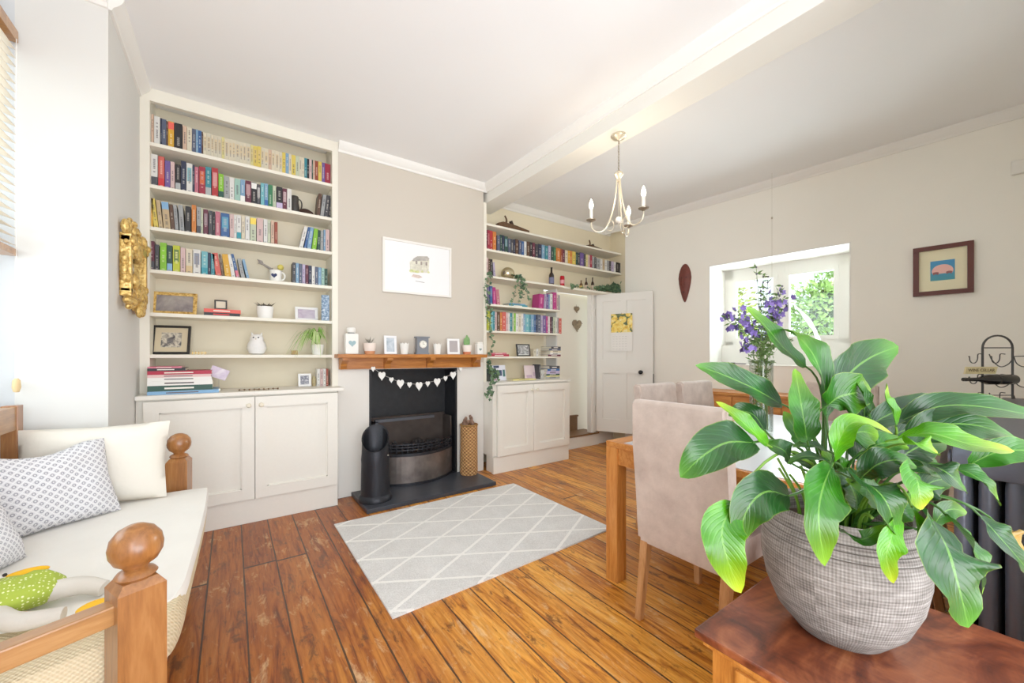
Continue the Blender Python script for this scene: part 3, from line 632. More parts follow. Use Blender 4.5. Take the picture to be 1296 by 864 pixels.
q = [(615, 619.4, 'pu', .21), (620, 623.4, 'bl', .2), (624, 628.2, 'mg', .19, -3), (629, 633, 'dp', .17, -6)]
shelfbooks('above the rainbow row, right shelves', q, ZR[3], YF+.05)
q = [(681.6, 687.6, 'mg', .17, 5), (688.8, 691.2, 'li', .18, 3), (691.6, 694.2, 'pu', .18), (694.4, 696, 'lb', .178), (696.2, 699.4, 'wh', .19), (700, 704.4, 'mg', .21), (704.6, 706.6, 'pk', .19), (706.8, 708.6, 'gy', .185)]
shelfbooks('of the pink group above the rainbow row', q, ZR[3], YF+.03)
q = []; x = 616.2
for ck, w in [('ac', 5), ('aq', 3), ('te', 2.4), ('pk', 2.4), ('br', 4.2), ('og', 2.6), ('co', 5), ('pk', 3), ('wh', 2), ('te', 3.2), ('pg', 2), ('lg', 2.4), ('wh', 3.4), ('cr', 3.6), ('wh', 2.8), ('lb', 2.6), ('aq', 5), ('te', 2), ('lb', 3.8), ('bl', 2.6), ('nv', 2), ('sl', 4.4), ('li', 2.6), ('pu', 4), ('mg', 2.6), ('wh', 2.4), ('ma', 2), ('dk', 2.2), ('pg', 3), ('wh', 2.4), ('gy', 1.8), ('co', 3.6)]:
    w *= .985; q.append((x, x+w-.05, ck, .208-.05*max(0, (x-680)/30)*.4+.004*math.sin(x), 0, None, 2 if w > 3 else 0)); x += w
shelfbooks('in the right shelves rainbow row', q, ZR[4], YF+.03, depth=.16)

def flatbook(x, y, z, w, d, h, ck, label, rz=0, c2=None):
    b = MB().use(mat(PAL[ck][1], .5)); t = .002
    b.box(0, 0, 0, w, d, t); b.box(0, 0, h-t, w, d, h); b.box(0, 0, t, w, .003, h-t); b.use(M['pages']); b.box(.003, .003, t, w-.003, d-.004, h-t)
    b.use(mat(c2 or ((238, 232, 220) if sum(PAL[ck][1]) < 450 else (90, 80, 80)), .5)); b.box(w*.25, -.0006, h*.35, w*.7, .001, h*.65)
    return tag(b.build('book', loc=(x, y, z+.0004), rot=(0, 0, rz)), uniq(label), 'book')
# stack on left worktop
z = WTL; y = 3.45
for w, h, ck, nm in [(.37, .022, 'lb', 'light blue book lying at the bottom of the stack on the left worktop'), (.335, .036, 'dg', 'thick dark green book lying above the blue one on the left worktop'), (.335, .030, 'wh', 'white book lying on the dark green book on the left worktop'), (.33, .022, 'wh', 'thin white book lying below the pink book on the left worktop'), (.325, .018, 'pk', 'pale pink book lying below the crimson book on the left worktop'), (.33, .024, 'cm', 'crimson large-format book lying near the top of the left worktop stack'), (.19, .018, 'bk', 'small black book lying on the crimson book, left worktop'), (.17, .010, 'dp', 'small dusky pink book topping the stack on the left worktop')]:
    xx = XY(184, y)-.02 if w > .35 else XY(185, y) if w > .2 else XY(187, y)
    xx = max(xx, IX0+.004); flatbook(xx, y-.03 if w > .35 else y-.02, z, w, .25 if w < .35 else .27, h, ck, nm); z += h+.0004
# pair of red books on fifth shelf
flatbook(XY(258, 3.62), 3.62, ZL[4], .215, .14, .026, 'bk', 'black book lying under a red book on the left fifth shelf', c2=(220, 60, 60))
flatbook(XY(258, 3.62), 3.62, ZL[4]+.0265, .22, .14, .026, 'co', 'coral red book lying under the tiny black frame, left fifth shelf')
# white-pink booklets near right end of left worktop
shelfbooks('beside the small photo, left worktop', [(401.4, 405, 'wh', .145), (405.2, 409, 'pk', .145), (409.2, 412.4, 'wh', .145), (412.6, 415.6, 'rb', .145)], WTL, YF+.05, kind='booklet', depth=.1)
# right bookcase, sixth shelf and worktop
z = ZR[5]
flatbook(XY(620, 3.6), 3.60, z, .25, .15, .024, 'cm', 'crimson book lying under the ivy on the right lower shelf')
flatbook(XY(622, 3.6), 3.60, z+.0245, .20, .14, .016, 'dp', 'dusky pink book lying on the crimson book, right lower shelf')
z = ZR[5]
for w, h, ck, nm in [(.20, .022, 'ma', 'maroon book at the bottom of the stack, right lower shelf'), (.17, .024, 'wh', 'white book lying on the maroon one, right lower shelf'), (.165, .022, 'cr', 'cream book mid-stack on the right lower shelf'), (.185, .022, 'sl', 'slate blue book lying high in the stack, right lower shelf'), (.15, .026, 'dk', 'dark grey book topping the stack on the right lower shelf')]:
    flatbook(3.262-w, 3.58, z, w, .2, h, ck, nm); z += h+.0004
q = [(675.5, 678.4, 'cr', .09), (678.6, 681.4, 'wh', .088), (681.6, 684.4, 'iv', .092)]
shelfbooks('beside the stack on the right lower shelf', q, ZR[5], YF+.06, depth=.1)
z = WTR
for w, h, ck, nm in [(.215, .022, 'gy', 'grey book at the bottom of the stack on the right worktop'), (.20, .014, 'py', 'pale yellow book lying near the bottom of the right worktop stack'), (.21, .020, 'dg', 'dark green book in the stack on the right worktop'), (.205, .034, 'li', 'thick lilac book in the stack on the right worktop'), (.19, .024, 'bl', 'blue book lying below the topmost of the right worktop stack'), (.16, .034, 'dk', 'dark grey thick book topping the stack on the right worktop')]:
    flatbook(3.218-w, 3.55, z, w, .2, h, ck, nm); z += h+.0004
shelfbooks('left of the stack on the right worktop', [(682, 684.2, 'dk', .17), (684.4, 686.6, 'wh', .1), (686.8, 688.8, 'wh', .1)], WTR, 3.60, depth=.12)
flatbook(XY(646, 3.55), 3.50, WTR, .32, .12, .012, 'py', 'pale yellow slim book lying in front on the right worktop')
flatbook(XY(643, 3.65), 3.63, ZR[3], .26, .15, .03, 'te', 'teal book lying on the shelf above the rainbow row')
flatbook(XY(643, 3.65)+.01, 3.63, ZR[3]+.0305, .22, .15, .012, 'lb', 'light blue thin book lying on a teal book')
# upright cover facing out on the right worktop
def card(name, label, cat, u0, u1, h, y, z, c, lean=10, accents=()):
    x0, x1 = XY(u0, y), XY(u1, y); t = thing(name, label, cat, (x0, y, z)); R = Matrix.Rotation(math.radians(-lean), 4, 'X')
    b = MB().use(mat(c, .5)); b.box(0, 0, 0, x1-x0, .012, h, R); b.build('cover', parent=t)
    for (a, bb, c0, d, cc) in accents:
        b = MB().use(mat(cc, .5)); w = x1-x0; b.box(a*w, -.001, c0*h, bb*w, .001, d*h, R); b.build('cover_print', parent=t)
    return t
card('book', 'white book standing face out behind ivy on the right worktop', 'book', 621, 641, .17, 3.62, WTR, (226, 226, 238), 10, [(.25, .75, .3, .68, (48, 62, 100)), (.25, .6, .82, .97, (50, 60, 90)), (.8, .95, .25, .7, (60, 110, 110)), (.1, .6, .02, .1, (200, 150, 170))])
card('greeting_card', 'pale pink card leaning against books on the right worktop', 'card', 665, 682, .16, 3.66, WTR, (232, 212, 216), 10, [(.1, .5, .1, .3, (200, 170, 190)), (.6, .85, .2, .5, (206, 180, 196))])
# small ornament pieces left second shelf: dark ornament + basket
t = thing('toby_jug', 'dark jug standing right of the row of books, left second shelf', 'jug', (XY(373.4, 3.64), 3.66, ZL[1]))
b = MB().use(mat((52, 48, 44), .4, var=.3)); b.lathe([(.024, 0), (.03, .01), (.034, .06), (.028, .1), (.03, .14), (.026, .15), (.001, .152)], 20); b.build('jug_body', parent=t, smooth=True)
b = MB().use(mat((52, 48, 44), .4)); b.tube(bez((.026, 0, .13), (.06, 0, .14), (.06, 0, .05), (.03, 0, .04)), .005); b.build('handle', parent=t, smooth=True)
t = thing('wicker_bowl', 'dark brown upturned wicker bowl on the left second shelf', 'bowl', (XY(386.5, 3.68), 3.70, ZL[1]))
b = MB().use(weave('dark_wicker', (50, 30, 24), (100, 66, 52), 30, 500)); b.lathe([(.072, 0), (.073, .02), (.062, .05), (.035, .068), (.001, .072)], 24); b.build('bowl_shell', parent=t, smooth=True)
b = MB().use(mat((70, 44, 36), .7)); b.lathe([(.075, 0), (.078, .004), (.075, .008), (.072, .004), (.075, 0)], 24, cap=False); b.build('rim', parent=t, smooth=True)

# ================================================================ FRAMES & ORNAMENTS
def frame(name, label, x, y, z, w, h, bw, fc, art, rz=0, lean=0, mount=0, mountc=(240, 238, 230), parent_cat='picture frame', strut=False, fm=None, thick=.015):
    t = thing(name, label, parent_cat, (x, y, z), rz); R = Matrix.Rotation(math.radians(-lean), 4, 'X'); F = fm or mat(fc, .4)
    b = MB().use(F); b.box(-w/2, -thick, 0, w/2, 0, bw, R, bev=.0015); b.box(-w/2, -thick, h-bw, w/2, 0, h, R, bev=.0015); b.box(-w/2, -thick, bw, -w/2+bw, 0, h-bw, R, bev=.0015); b.box(w/2-bw, -thick, bw, w/2, 0, h-bw, R, bev=.0015); b.build('frame_moulding', parent=t)
    if mount:
        b = MB().use(mat(mountc, .7)); b.box(-w/2+bw, -.006, bw, w/2-bw, -.001, h-bw, R); b.build('mount_board', parent=t)
    q = bw+mount; b = MB().use(art if isinstance(art, bpy.types.Material) else mat(art, .5)); b.box(-w/2+q, -.008, q, w/2-q, -.002, h-q, R); b.build('picture', parent=t)
    if strut:
        b = MB().use(mat((60, 56, 50), .6)); b.box(-.008, 0, h*.55, .008, .003, h*.58, R); p = R @ Vector((0, .002, h*.55)); b.tube([p, (0, p.y+h*.28*math.cos(math.radians(lean))+.01, .004)], .003); b.build('easel_back', parent=t)
    return t
def photo(seed, cols, scale=9):
    g = N('snapshot'); n_ = g.noise(g.mapping(g.tc.outputs['Object'], (1, 1, 1), (0, 0, 0), (seed, 0, seed)), scale, 4, .6, .5); k = len(cols)
    g.base(g.ramp(n_, [(.3+.4*i/(k-1), c) for i, c in enumerate(cols)])); g.rough(.35); return g.m
blur = photo(2, [(168, 160, 152), (120, 112, 116), (200, 194, 184)], 4)
yy = 3.70
frame('framed_photo', 'gold photo frame with a blurred picture, left fifth shelf', XY(221, yy), yy, ZL[4]+.001, .25, .165, .022, (0, 0, 0), blur, math.radians(-6), 14, fm=M['gold'], strut=True, parent_cat='photo frame')
frame('framed_photo', 'tiny black-edged frame standing on the two red books', XY(279.5, 3.69), 3.69, ZL[4]+.0545, .078, .072, .010, (50, 44, 40), (226, 214, 190), 0, 6, parent_cat='photo frame', strut=True)
frame('framed_photo', 'white frame with a blurred purple picture on the left fifth shelf', XY(388, 3.70), 3.70, ZL[4]+.001, .17, .115, .02, (236, 236, 236), photo(5, [(214, 208, 214), (176, 160, 180), (206, 196, 206)], 5), 0, 10, parent_cat='photo frame', strut=True)
def group_photo(seed):
    return photo(seed, [(46, 46, 52), (104, 100, 100), (214, 204, 184), (120, 112, 108)], 26)
t = frame('framed_photo', 'black frame with a group photograph leaning on the left sixth shelf', XY(216, 3.68), 3.68, ZL[5]+.001, .215, .21, .016, (34, 30, 28), group_photo(3), math.radians(-8), 14, .035, (206, 190, 158), parent_cat='photo frame', strut=True)
frame('framed_photo', 'black frame with a black-and-white group photo, right lower shelf', XY(662.5, 3.62), 3.62, ZR[5]+.001, .19, .14, .014, (46, 48, 52), photo(8, [(50, 50, 54), (150, 150, 150), (232, 232, 230)], 30), 0, 9, .006, parent_cat='photo frame', strut=True)
frame('framed_photo', 'small white frame with a dark heart print on the left worktop', XY(385.5, 3.66), 3.66, WTL+.001, .095, .105, .016, (238, 238, 238), photo(4, [(226, 226, 228), (90, 92, 110), (230, 230, 232)], 24), 0, 8, parent_cat='photo frame', strut=True)
b = MB().use(mat((176, 160, 120), .5, var=.3)); b.lathe([(.014, 0), (.016, .06), (.01, .08), (.001, .085)], 12)
tag(b.build('candle', loc=(XY(397.5, 3.68), 3.68, WTL+.0005), smooth=True), 'small tan candle beside the white booklets on the left worktop', 'candle')
# hanging patterned cloth / strip at the right of shelf 5
t = thing('bookmark_garland', 'blue and white patterned strip hanging at the right of the left bookcase', 'garland', (XY(412, 3.585), 3.585, ZL[4]))
g_ = photo(12, [(36, 58, 84), (120, 150, 180), (226, 232, 236)], 60)
b = MB().use(g_); b.box(-.03, 0, .002, .03, .022, .215, bev=.004); b.build('patterned_cloth', parent=t)
# white succulent pot
def potplant(name, label, x, y, z, r, h, col, kind, lc=(90, 130, 80), two=None, seed=1, cat='potted plant'):
    rnd = random.Random(seed); t = thing(name, label, cat, (x, y, z))
    b = MB().use(mat(col, .4)); k = two and .28 or 0
    b.lathe([(r*.85, h*k), (r*.95, h*.5), (r, h), (r*.9, h), (r*.86, h*.86), (.001, h*.86)], 24, cap=True); b.build('pot', parent=t, smooth=True)
    if two: b = MB().use(mat(two, .6)); b.lathe([(r*.75, 0), (r*.85, h*.28)], 24); b.build('pot_base', parent=t, smooth=True)
    b = MB().use(mat(lc, .5, var=.25, bscale=30)); z1 = h*.86
    if kind == 'succulent':
        for i in range(26):
            a = rnd.random()*2*PI; e = rnd.random()*.7+.2; b.leaf((math.cos(a)*r*.3, math.sin(a)*r*.3, z1), (math.cos(a), math.sin(a), e), (0, 0, 1), r*(.7+rnd.random()*.7), r*.35)
    elif kind == 'spiky':
        for i in range(14):
            a = rnd.random()*2*PI; b.leaf((0, 0, z1), (math.cos(a)*.6, math.sin(a)*.6, .8), (math.cos(a), math.sin(a), -.6), r*(1.0+rnd.random()*.7), r*.22)
    elif kind == 'cactus':
        for (dx, rr, hh) in ((-.35, .42, 1.0), (.3, .38, 1.15), (0, .30, 1.55)):
            b.sph(dx*r, 0, z1+hh*r*.9, rr*r*1.15, 14, sz=hh*2.0, sy=.6)
        b.use(mat((220, 222, 190), .6))
        for i in range(60):
            a = rnd.random()*2*PI; b.leaf((math.cos(a)*r*.5, math.sin(a)*r*.3, z1+rnd.random()*r*2.4), (math.cos(a), math.sin(a), .6), (0, 0, 1), r*.25, r*.03)
    b.build('foliage', parent=t, smooth=(kind == 'cactus'))
    return t
potplant('potted_succulent', 'dark-leaved succulent in a white pot on the left fifth shelf', XY(335.5, 3.66), 3.66, ZL[4]+.0005, .058, .095, (238, 236, 232), 'succulent', (84, 78, 66), seed=3)
# mug with heart + dragonfly ornament on shelf 4
t = thing('mug', 'white mug with a navy heart on the left fourth shelf', 'mug', (XY(349, 3.65), 3.65, ZL[3]+.0005), math.radians(-20))
b = MB().use(M['white']); b.lathe([(.036, 0), (.041, .006), (.042, .095), (.038, .095), (.037, .01), (.001, .008)], 28); b.build('mug_body', parent=t, smooth=True)
def heartpoly(s, n=28):
    return [(s*16*math.sin(a)**3/17, s*(13*math.cos(a)-5*math.cos(2*a)-2*math.cos(3*a)-math.cos(4*a))/17) for a in [2*PI*i/n for i in range(n)]]
def heart(b, s, c, th=.004, rx=PI/2): b.prism(heartpoly(s), -th/2, th/2, T(*c) @ Matrix.Rotation(rx, 4, 'X')); return b
b = MB().use(mat((36, 46, 90), .4)); heart(b, .022, (0, -.042, .05)); b.build('heart_print', parent=t)
b = MB().use(M['white']); b.tube(bez((.04, 0, .08), (.075, 0, .08), (.07, 0, .02), (.04, 0, .02)), .006); b.build('handle', parent=t, smooth=True)
t = thing('bird_ornament', 'small grey and yellow bird ornament behind the heart mug', 'ornament', (XY(345, 3.74), 3.73, ZL[3]+.0005))
b = MB().use(mat((150, 140, 128), .6)); b.cyl(0, 0, 0, .01, .03); b.tube([(0, 0, .01), (0, 0, .13)], .003); b.build('stand', parent=t)
b = MB().use(mat((140, 132, 126), .6, var=.3)); b.tube(bez((-.10, 0, .155), (-.06, 0, .16), (-.03, 0, .12), (0, 0, .115)), .006, r2=.011); b.leaf((-.06, 0, .15), (-.6, 0, .45), (0, 1, .2), .06, .03); b.build('wing', parent=t, smooth=False)
b = MB().use(mat((222, 206, 100), .6)); b.sph(.055, 0, .14, .022, 14, sx=1.1, sz=1.1); b.build('bird_body', parent=t, smooth=True)
# owl
t = thing('owl_figurine', 'white ceramic owl figurine on the left sixth shelf', 'figurine', (XY(325, 3.66), 3.66, ZL[5]+.0005), math.radians(-10))
b = MB().use(mat((236, 234, 232), .35, bump=.5, bscale=60)); b.lathe([(.03, 0), (.05, .01), (.066, .05), (.06, .085), (.045, .11), (.046, .128), (.038, .148), (.02, .158), (.001, .16)], 28); b.build('owl_body', parent=t, smooth=True)
b = MB().use(mat((236, 234, 232), .35))
for s_ in (-1, 1): b.lathe([(.014, 0), (.001, .03)], 10, T(s_*.026, 0, .145) @ Matrix.Rotation(s_*.3, 4, 'Y'))
b.build('ear_tuft', parent=t, smooth=True)
b = MB().use(mat((60, 58, 58), .3))
for s_ in (-1, 1): b.sph(s_*.016, -.042, .132, .006, 10)
b.build('eye', parent=t, smooth=True)
b = MB().use(mat((214, 208, 190), .4)); b.lathe([(.005, 0), (.001, .014)], 8, T(0, -.05, .125) @ Matrix.Rotation(-2.6, 4, 'X')); b.build('beak', parent=t)
# tiny gold letters
b = MB().use(M['gold'])
for i in range(5): b.box(i*.018, 0, 0, i*.018+.004, .006, .022); b.box(i*.018+.004, 0, .009, i*.018+.013, .006, .013)
tag(b.build('ornament_letters', loc=(XY(243, 3.62), 3.62, ZL[5]+.0005)), 'row of tiny gold ornament letters beside the black frame', 'ornament')
# spider plant on shelf 6
t = thing('spider_plant', 'spider plant with long arching green leaves on the left sixth shelf', 'potted plant', (XY(402, 3.64), 3.645, ZL[5]+.0005))
b = MB().use(M['white']); b.lathe([(.038, 0), (.044, .03), (.05, .085), (.046, .085), (.04, .07), (.001, .07)], 24); b.build('pot', parent=t, smooth=True)
def blade(b, p0, az, ln, rise, w=.006, droop=1.0, n=8):
    pts = []
    for i in range(n+1):
        s_ = i/n; r = ln*s_; z_ = rise*math.sin(min(1, s_*1.25)*PI*.62) - droop*ln*.55*max(0, s_-.35)**1.6*2
        pts.append(Vector(p0)+Vector((math.cos(az)*r, math.sin(az)*r, z_)))
    sd = Vector((-math.sin(az), math.cos(az), 0)); prev = None
    for i, p in enumerate(pts):
        ww = w*(1-(i/n)**2)+.0004; a, c = b.bm.verts.new(p+sd*ww), b.bm.verts.new(p-sd*ww)
        if prev: b.bm.faces.new((prev[0], a, c, prev[1])).material_index = b.cur
        prev = (a, c)
rnd = random.Random(5); b = MB()
for i in range(110):
    b.use([mat((122, 170, 70), .5), mat((160, 196, 104), .5), mat((196, 214, 150), .5)][i % 3]); az = rnd.uniform(PI*.85, PI*2.05)
    ln_ = rnd.uniform(.12, .27) if math.cos(az) < 0 else rnd.uniform(.04, .10)
    if math.sin(az) > .1: ln_ *= .5
    blade(b, (0, 0, .08), az, ln_, rnd.uniform(.09, .16), .0045, rnd.uniform(.8, 1.7))
b.build('foliage', parent=t)
b = MB().use(mat((180, 150, 100), .7)); b.box(0, 0, 0, .045, .03, .035, bev=.003); tag(b.build('trinket_box', loc=(XY(369, 3.66), 3.66, ZL[5]+.0005)), 'small tan trinket box left of the spider plant', 'box')
# photo clip stand on the worktop
t = thing('photo_clip', 'tilted snapshot held in a wire clip stand on the left worktop', 'photo holder', (XY(277, 3.55), 3.55, WTL+.0005))
b = MB().use(M['nickel']); b.lathe([(.014, 0), (.012, .02), (.003, .024)], 14); b.tube([(0, 0, .02), (0, 0, .10)], .0015); b.build('wire_stand', parent=t, smooth=True)
b = MB().use(photo(9, [(222, 210, 214), (190, 170, 196), (236, 230, 232)], 12)); b.box(-.055, -.002, -.038, .055, 0, .038, T(0, 0, .13) @ Matrix.Rotation(math.radians(24), 4, 'Y')); b.build('snapshot', parent=t)
b = MB().use(mat((120, 96, 70), .7))
for i in range(9): b.sph(i*.03, .006*math.sin(i*2), .007, .007, 8)
b.tube([(0, 0, .006), (.12, .008, .006), (.24, 0, .006)], .002)
tag(b.build('bead_string', loc=(XY(303, 3.47), 3.47, WTL+.0005)), 'string of small brown beads lying on the left worktop', 'beads')

# gilt mirror (girandole) on the left wall
t = thing('gilt_mirror', 'ornate gilt carved mirror hanging on the left side wall', 'mirror', (XL, 0, 0))
ym0 = atX(147, 300, XL).y; ym1 = atX(176, 300, XL).y-.02; zt = atX(147, 262, XL).z-.02; zb = atX(150, 392, XL).z+.02
ym0, ym1 = ym0+.03, ym1-.02
b = MB().use(M['gold']); b.box(.001, ym0+.03, zb+.08, .05, ym0+.075, zt-.1, bev=.008); b.box(.001, ym1-.075, zb+.08, .05, ym1-.03, zt-.1, bev=.008)
b.box(.001, ym0+.03, zb+.06, .05, ym1-.03, zb+.11, bev=.008); b.box(.001, ym0+.03, zt-.14, .05, ym1-.03, zt-.09, bev=.008); b.build('mirror_frame', parent=t)
b = MB().use(mat((150, 150, 150), .08, 1.0)); b.box(.004, ym0+.07, zb+.1, .02, ym1-.07, zt-.13); b.build('mirror_glass', parent=t)
rnd = random.Random(11)
b = MB().use(M['gold'])
for (z0_, z1_, k) in ((zt-.2, zt, 46), (zb, zb+.17, 40)):
    for i in range(k):
        yy_ = rnd.uniform(ym0, ym1); zz = rnd.uniform(z0_, z1_); e = abs((yy_-(ym0+ym1)/2)/((ym1-ym0)/2))
        if z1_ == zt: zz = min(zz, zt-.07*e*e)
        b.sph(rnd.uniform(.018, .05), yy_, zz, rnd.uniform(.014, .03), 10, sx=.8, sy=rnd.uniform(.7, 1.6), sz=rnd.uniform(.7, 1.8))
for s_ in (ym0+.02, ym1-.02):
    for i in range(8): b.sph(.025, s_+.012*math.sin(i*1.9), zb+.16+i*(zt-zb-.36)/8, .016, 10, sz=1.5)
b.build('carved_leaves', parent=t, smooth=True)

# ---- picture over the mantel
t = frame('framed_print', 'large white framed watercolour print of a house above the mantelpiece', 1.435, YF-.003, 1.772, .675, .49, .02, (236, 232, 226), (240, 240, 241), parent_cat='picture', thick=.022)
def quadart(parent, pts, c, y=-.0095, name='printed_house', var=.25):
    b = MB().use(mat(c, .6, var=var, bscale=40)); vs = [b.bm.verts.new((x, y, z)) for x, z in pts]; b.bm.faces.new(vs); return b.build(name, parent=parent)
cx_ = .0; quadart(t, [(-.08, .2), (.10, .22), (.11, .34), (.09, .355), (-.03, .345), (-.085, .30)], (218, 204, 188))
quadart(t, [(-.06, .31), (.10, .335), (.11, .355), (.09, .375), (-.01, .362), (-.05, .335)], (172, 166, 158), -.0105, 'printed_roof')
for x in (-.03, .02, .07): quadart(t, [(x, .285), (x+.018, .287), (x+.018, .32), (x, .318)], (150, 140, 132), -.0105, 'printed_window')
for i in range(26):
    a = random.random(); quadart(t, [(-.09+.2*a+random.uniform(-.01, .01), .2+random.uniform(-.02, .06)+.012*math.cos(k)) if False else (-.09+.2*a+.014*math.cos(k), .215+.05*math.sin(i*3.1)**2+.012*math.sin(k)) for k in (0, 1.3, 2.6, 3.9, 5.2)], random.choice([(186, 196, 130), (150, 164, 110), (206, 212, 150)]), -.0108-.00003*i, 'printed_shrub') if i < 12 else None
quadart(t, [(-.07, .165), (.0, .155), (.04, .17), (.01, .185), (-.05, .19)], (206, 186, 176), -.0105, 'printed_path')
quadart(t, [(-.03, .125), (.06, .12), (.06, .124), (-.03, .129)], (120, 116, 112), -.0105, 'printed_caption')
# picture on the right wall
pw = W(0, 0, 0); u_a, u_b = (WM.inverted() @ Vector((4.599, .752, 0))).x, (WM.inverted() @ Vector((4.626, .426, 0))).x
pc = W((u_a+u_b)/2, -.003, 1.684)
t = frame('framed_picture', 'dark mahogany framed picture of a pink sun on blue, right wall', pc.x, pc.y, pc.z, u_b-u_a, .395, .034, (92, 40, 32), (240, 232, 196), WANG, parent_cat='picture', thick=.028)
g = N('pink_sun_print'); s_ = g.sep(g.tc.outputs['Object']); ax = g.math('DIVIDE', s_[0], .058); az_ = g.math('DIVIDE', g.math('SUBTRACT', s_[2], .19), .05)
dd = g.math('ADD', g.math('MULTIPLY', ax, ax), g.math('MULTIPLY', az_, az_)); sun = g.math('MULTIPLY', g.math('LESS_THAN', dd, 1), g.math('GREATER_THAN', s_[2], .168))
g.base(g.mix(sun, g.ramp(s_[2], [(.12, (66, 150, 170)), (.26, (60, 148, 204))]), L((246, 190, 180)))); g.rough(.5)
b = MB().use(g.m); b.box(-.066, -.011, .115, .066, -.009, .272); b.build('printed_sunset', parent=t)
b = MB().use(mat((150, 90, 90), .6))
for x in (-.036, .036): b.sph(x, -.0115, .175, .018, 12, sy=.05, sz=.5); b.box(x-.014, -.012, .16, x-.008, -.011, .175); b.box(x+.008, -.012, .16, x+.014, -.011, .175)
b.build('printed_animals', parent=t)
# mask
mc = W((WM.inverted() @ Vector((4.435, 2.672, 0))).x, -.002, 2.07)
t = thing('carved_mask', 'long narrow dark red carved wooden mask on the right wall', 'mask', mc, WANG)
MW = mat((104, 48, 40), .5, var=.25, bscale=20, bump=.3)
b = MB().use(MW); b.sph(0, 0, 0, .07, 24, sy=.55, sz=3.3)
for v in b.bm.verts:
    k = (v.co.z+.231)/.462; v.co.x *= (.55+.65*min(1, k*1.5)) ; v.co.y = min(v.co.y*1.0, -.0) if v.co.y > 0 else v.co.y
b.build('mask_face', parent=t, smooth=True)
b = MB().use(MW); b.lathe([(.006, -.06), (.014, -.03), (.008, .05), (.001, .07)], 10, T(0, -.042, .02)); b.build('nose', parent=t, smooth=True)
b = MB().use(mat((50, 24, 22), .5))
for s_ in (-1, 1): b.sph(s_*.026, -.032, .06, .011, 10, sz=.5, sy=.6)
b.build('eye', parent=t, smooth=True)
b = MB().use(mat((60, 28, 24), .5)); b.sph(0, -.034, -.11, .014, 10, sz=.5, sy=.6); b.build('mouth', parent=t, smooth=True)
# hearts in stair recess
for i, (u, v, s_, lab) in enumerate(((729.3, 391, .05, 'small twig heart hanging above the larger one by the door'), (729.8, 411, .095, 'larger rustic twig heart hanging on the wall by the white door'))):
    p = atY(u, v, 3.985); t = thing('twig_heart', lab, 'ornament', p)
    b = MB().use(mat((140, 124, 102), .8, var=.3, bump=.8, bscale=40)); heart(b, s_, (0, -.006, 0), .014)
    rnd = random.Random(i)
    for k in range(60):
        a = rnd.random()*2*PI; pp = heartpoly(s_*(rnd.random()*.4+.65))[rnd.randrange(28)]; b.tube([(pp[0]-.012*math.cos(a), -.014, pp[1]-.012*math.sin(a)), (pp[0]+.012*math.cos(a), -.016, pp[1]+.012*math.sin(a))], .002, 5)
    b.build('twig_wreath', parent=t); b = MB().use(mat((120, 100, 80), .8)); b.tube([(0, -.002, s_*.3), (0, -.001, s_*.3+.05)], .0012, 5); b.build('hanging_string', parent=t)
# white sensor on the wall
p = W(3.26, -.001, 2.60); b = MB().use(M['white']); b.box(0, -.035, -.05, .06, 0, .05, bev=.006)
tag(b.build('alarm_sensor', loc=(p.x, p.y, atX(1292, 211, 4.63).z), rot=(0, 0, WANG)), 'small white alarm sensor high on the right wall', 'sensor')

# ================================================================ FIREPLACE
MZ = 1.213
t = thing('mantel_shelf', 'chunky orange pine mantel shelf over the fireplace', 'mantel shelf', (0, 0, 0))
b = MB().use(M['mantel']); b.box(.70, 3.42, MZ-.032, 2.118, YF-.001, MZ, bev=.004); b.build('shelf_board', parent=t)
b = MB().use(M['mantel']); b.box(.735, YF-.035, 1.085, 2.10, YF-.001, MZ-.032); b.build('back_rail', parent=t)
for x in (.735, 1.10, 1.50, 1.99):
    b = MB().use(M['mantel']); b.prism([(0, 0), (.11, 0), (.11, -.02), (.05, -.05), (.03, -.095), (0, -.095)], 0, .05, T(x, YF-.035, MZ-.032) @ Matrix(((0, 0, 1, 0), (-1, 0, 0, 0), (0, 1, 0, 0), (0, 0, 0, 1)))); b.build('corbel', parent=t)
tag(MB().use(M['slate']).box(.835, 3.075, 0, 2.0, YF-.001, .035, bev=.005).build('hearth'), 'dark slate hearth slab in front of the fireplace', 'hearth')
struct(MB().box(OX0, YF+.05, 0, OX1, YB-.002, .035).build('trim_hearth_inner', M['slate'])) if False else None
# fire recess lining
b = MB().use(mat((26, 27, 30), .5, var=.3, bump=.3, bscale=20)); yb = YB-.004
b.box(OX0, YF+.004, 0, OX0+.02, yb, OZ); b.box(OX1-.02, YF+.004, 0, OX1, yb, OZ); b.box(OX0+.02, yb-.02, 0, OX1-.02, yb, OZ); b.box(OX0+.02, YF+.004, OZ-.012, OX1-.02, yb-.02, OZ); b.box(OX0+.02, YF+.0, 0, OX1-.02, yb-.02, .035)
struct(b.build('wall_fire_recess'))
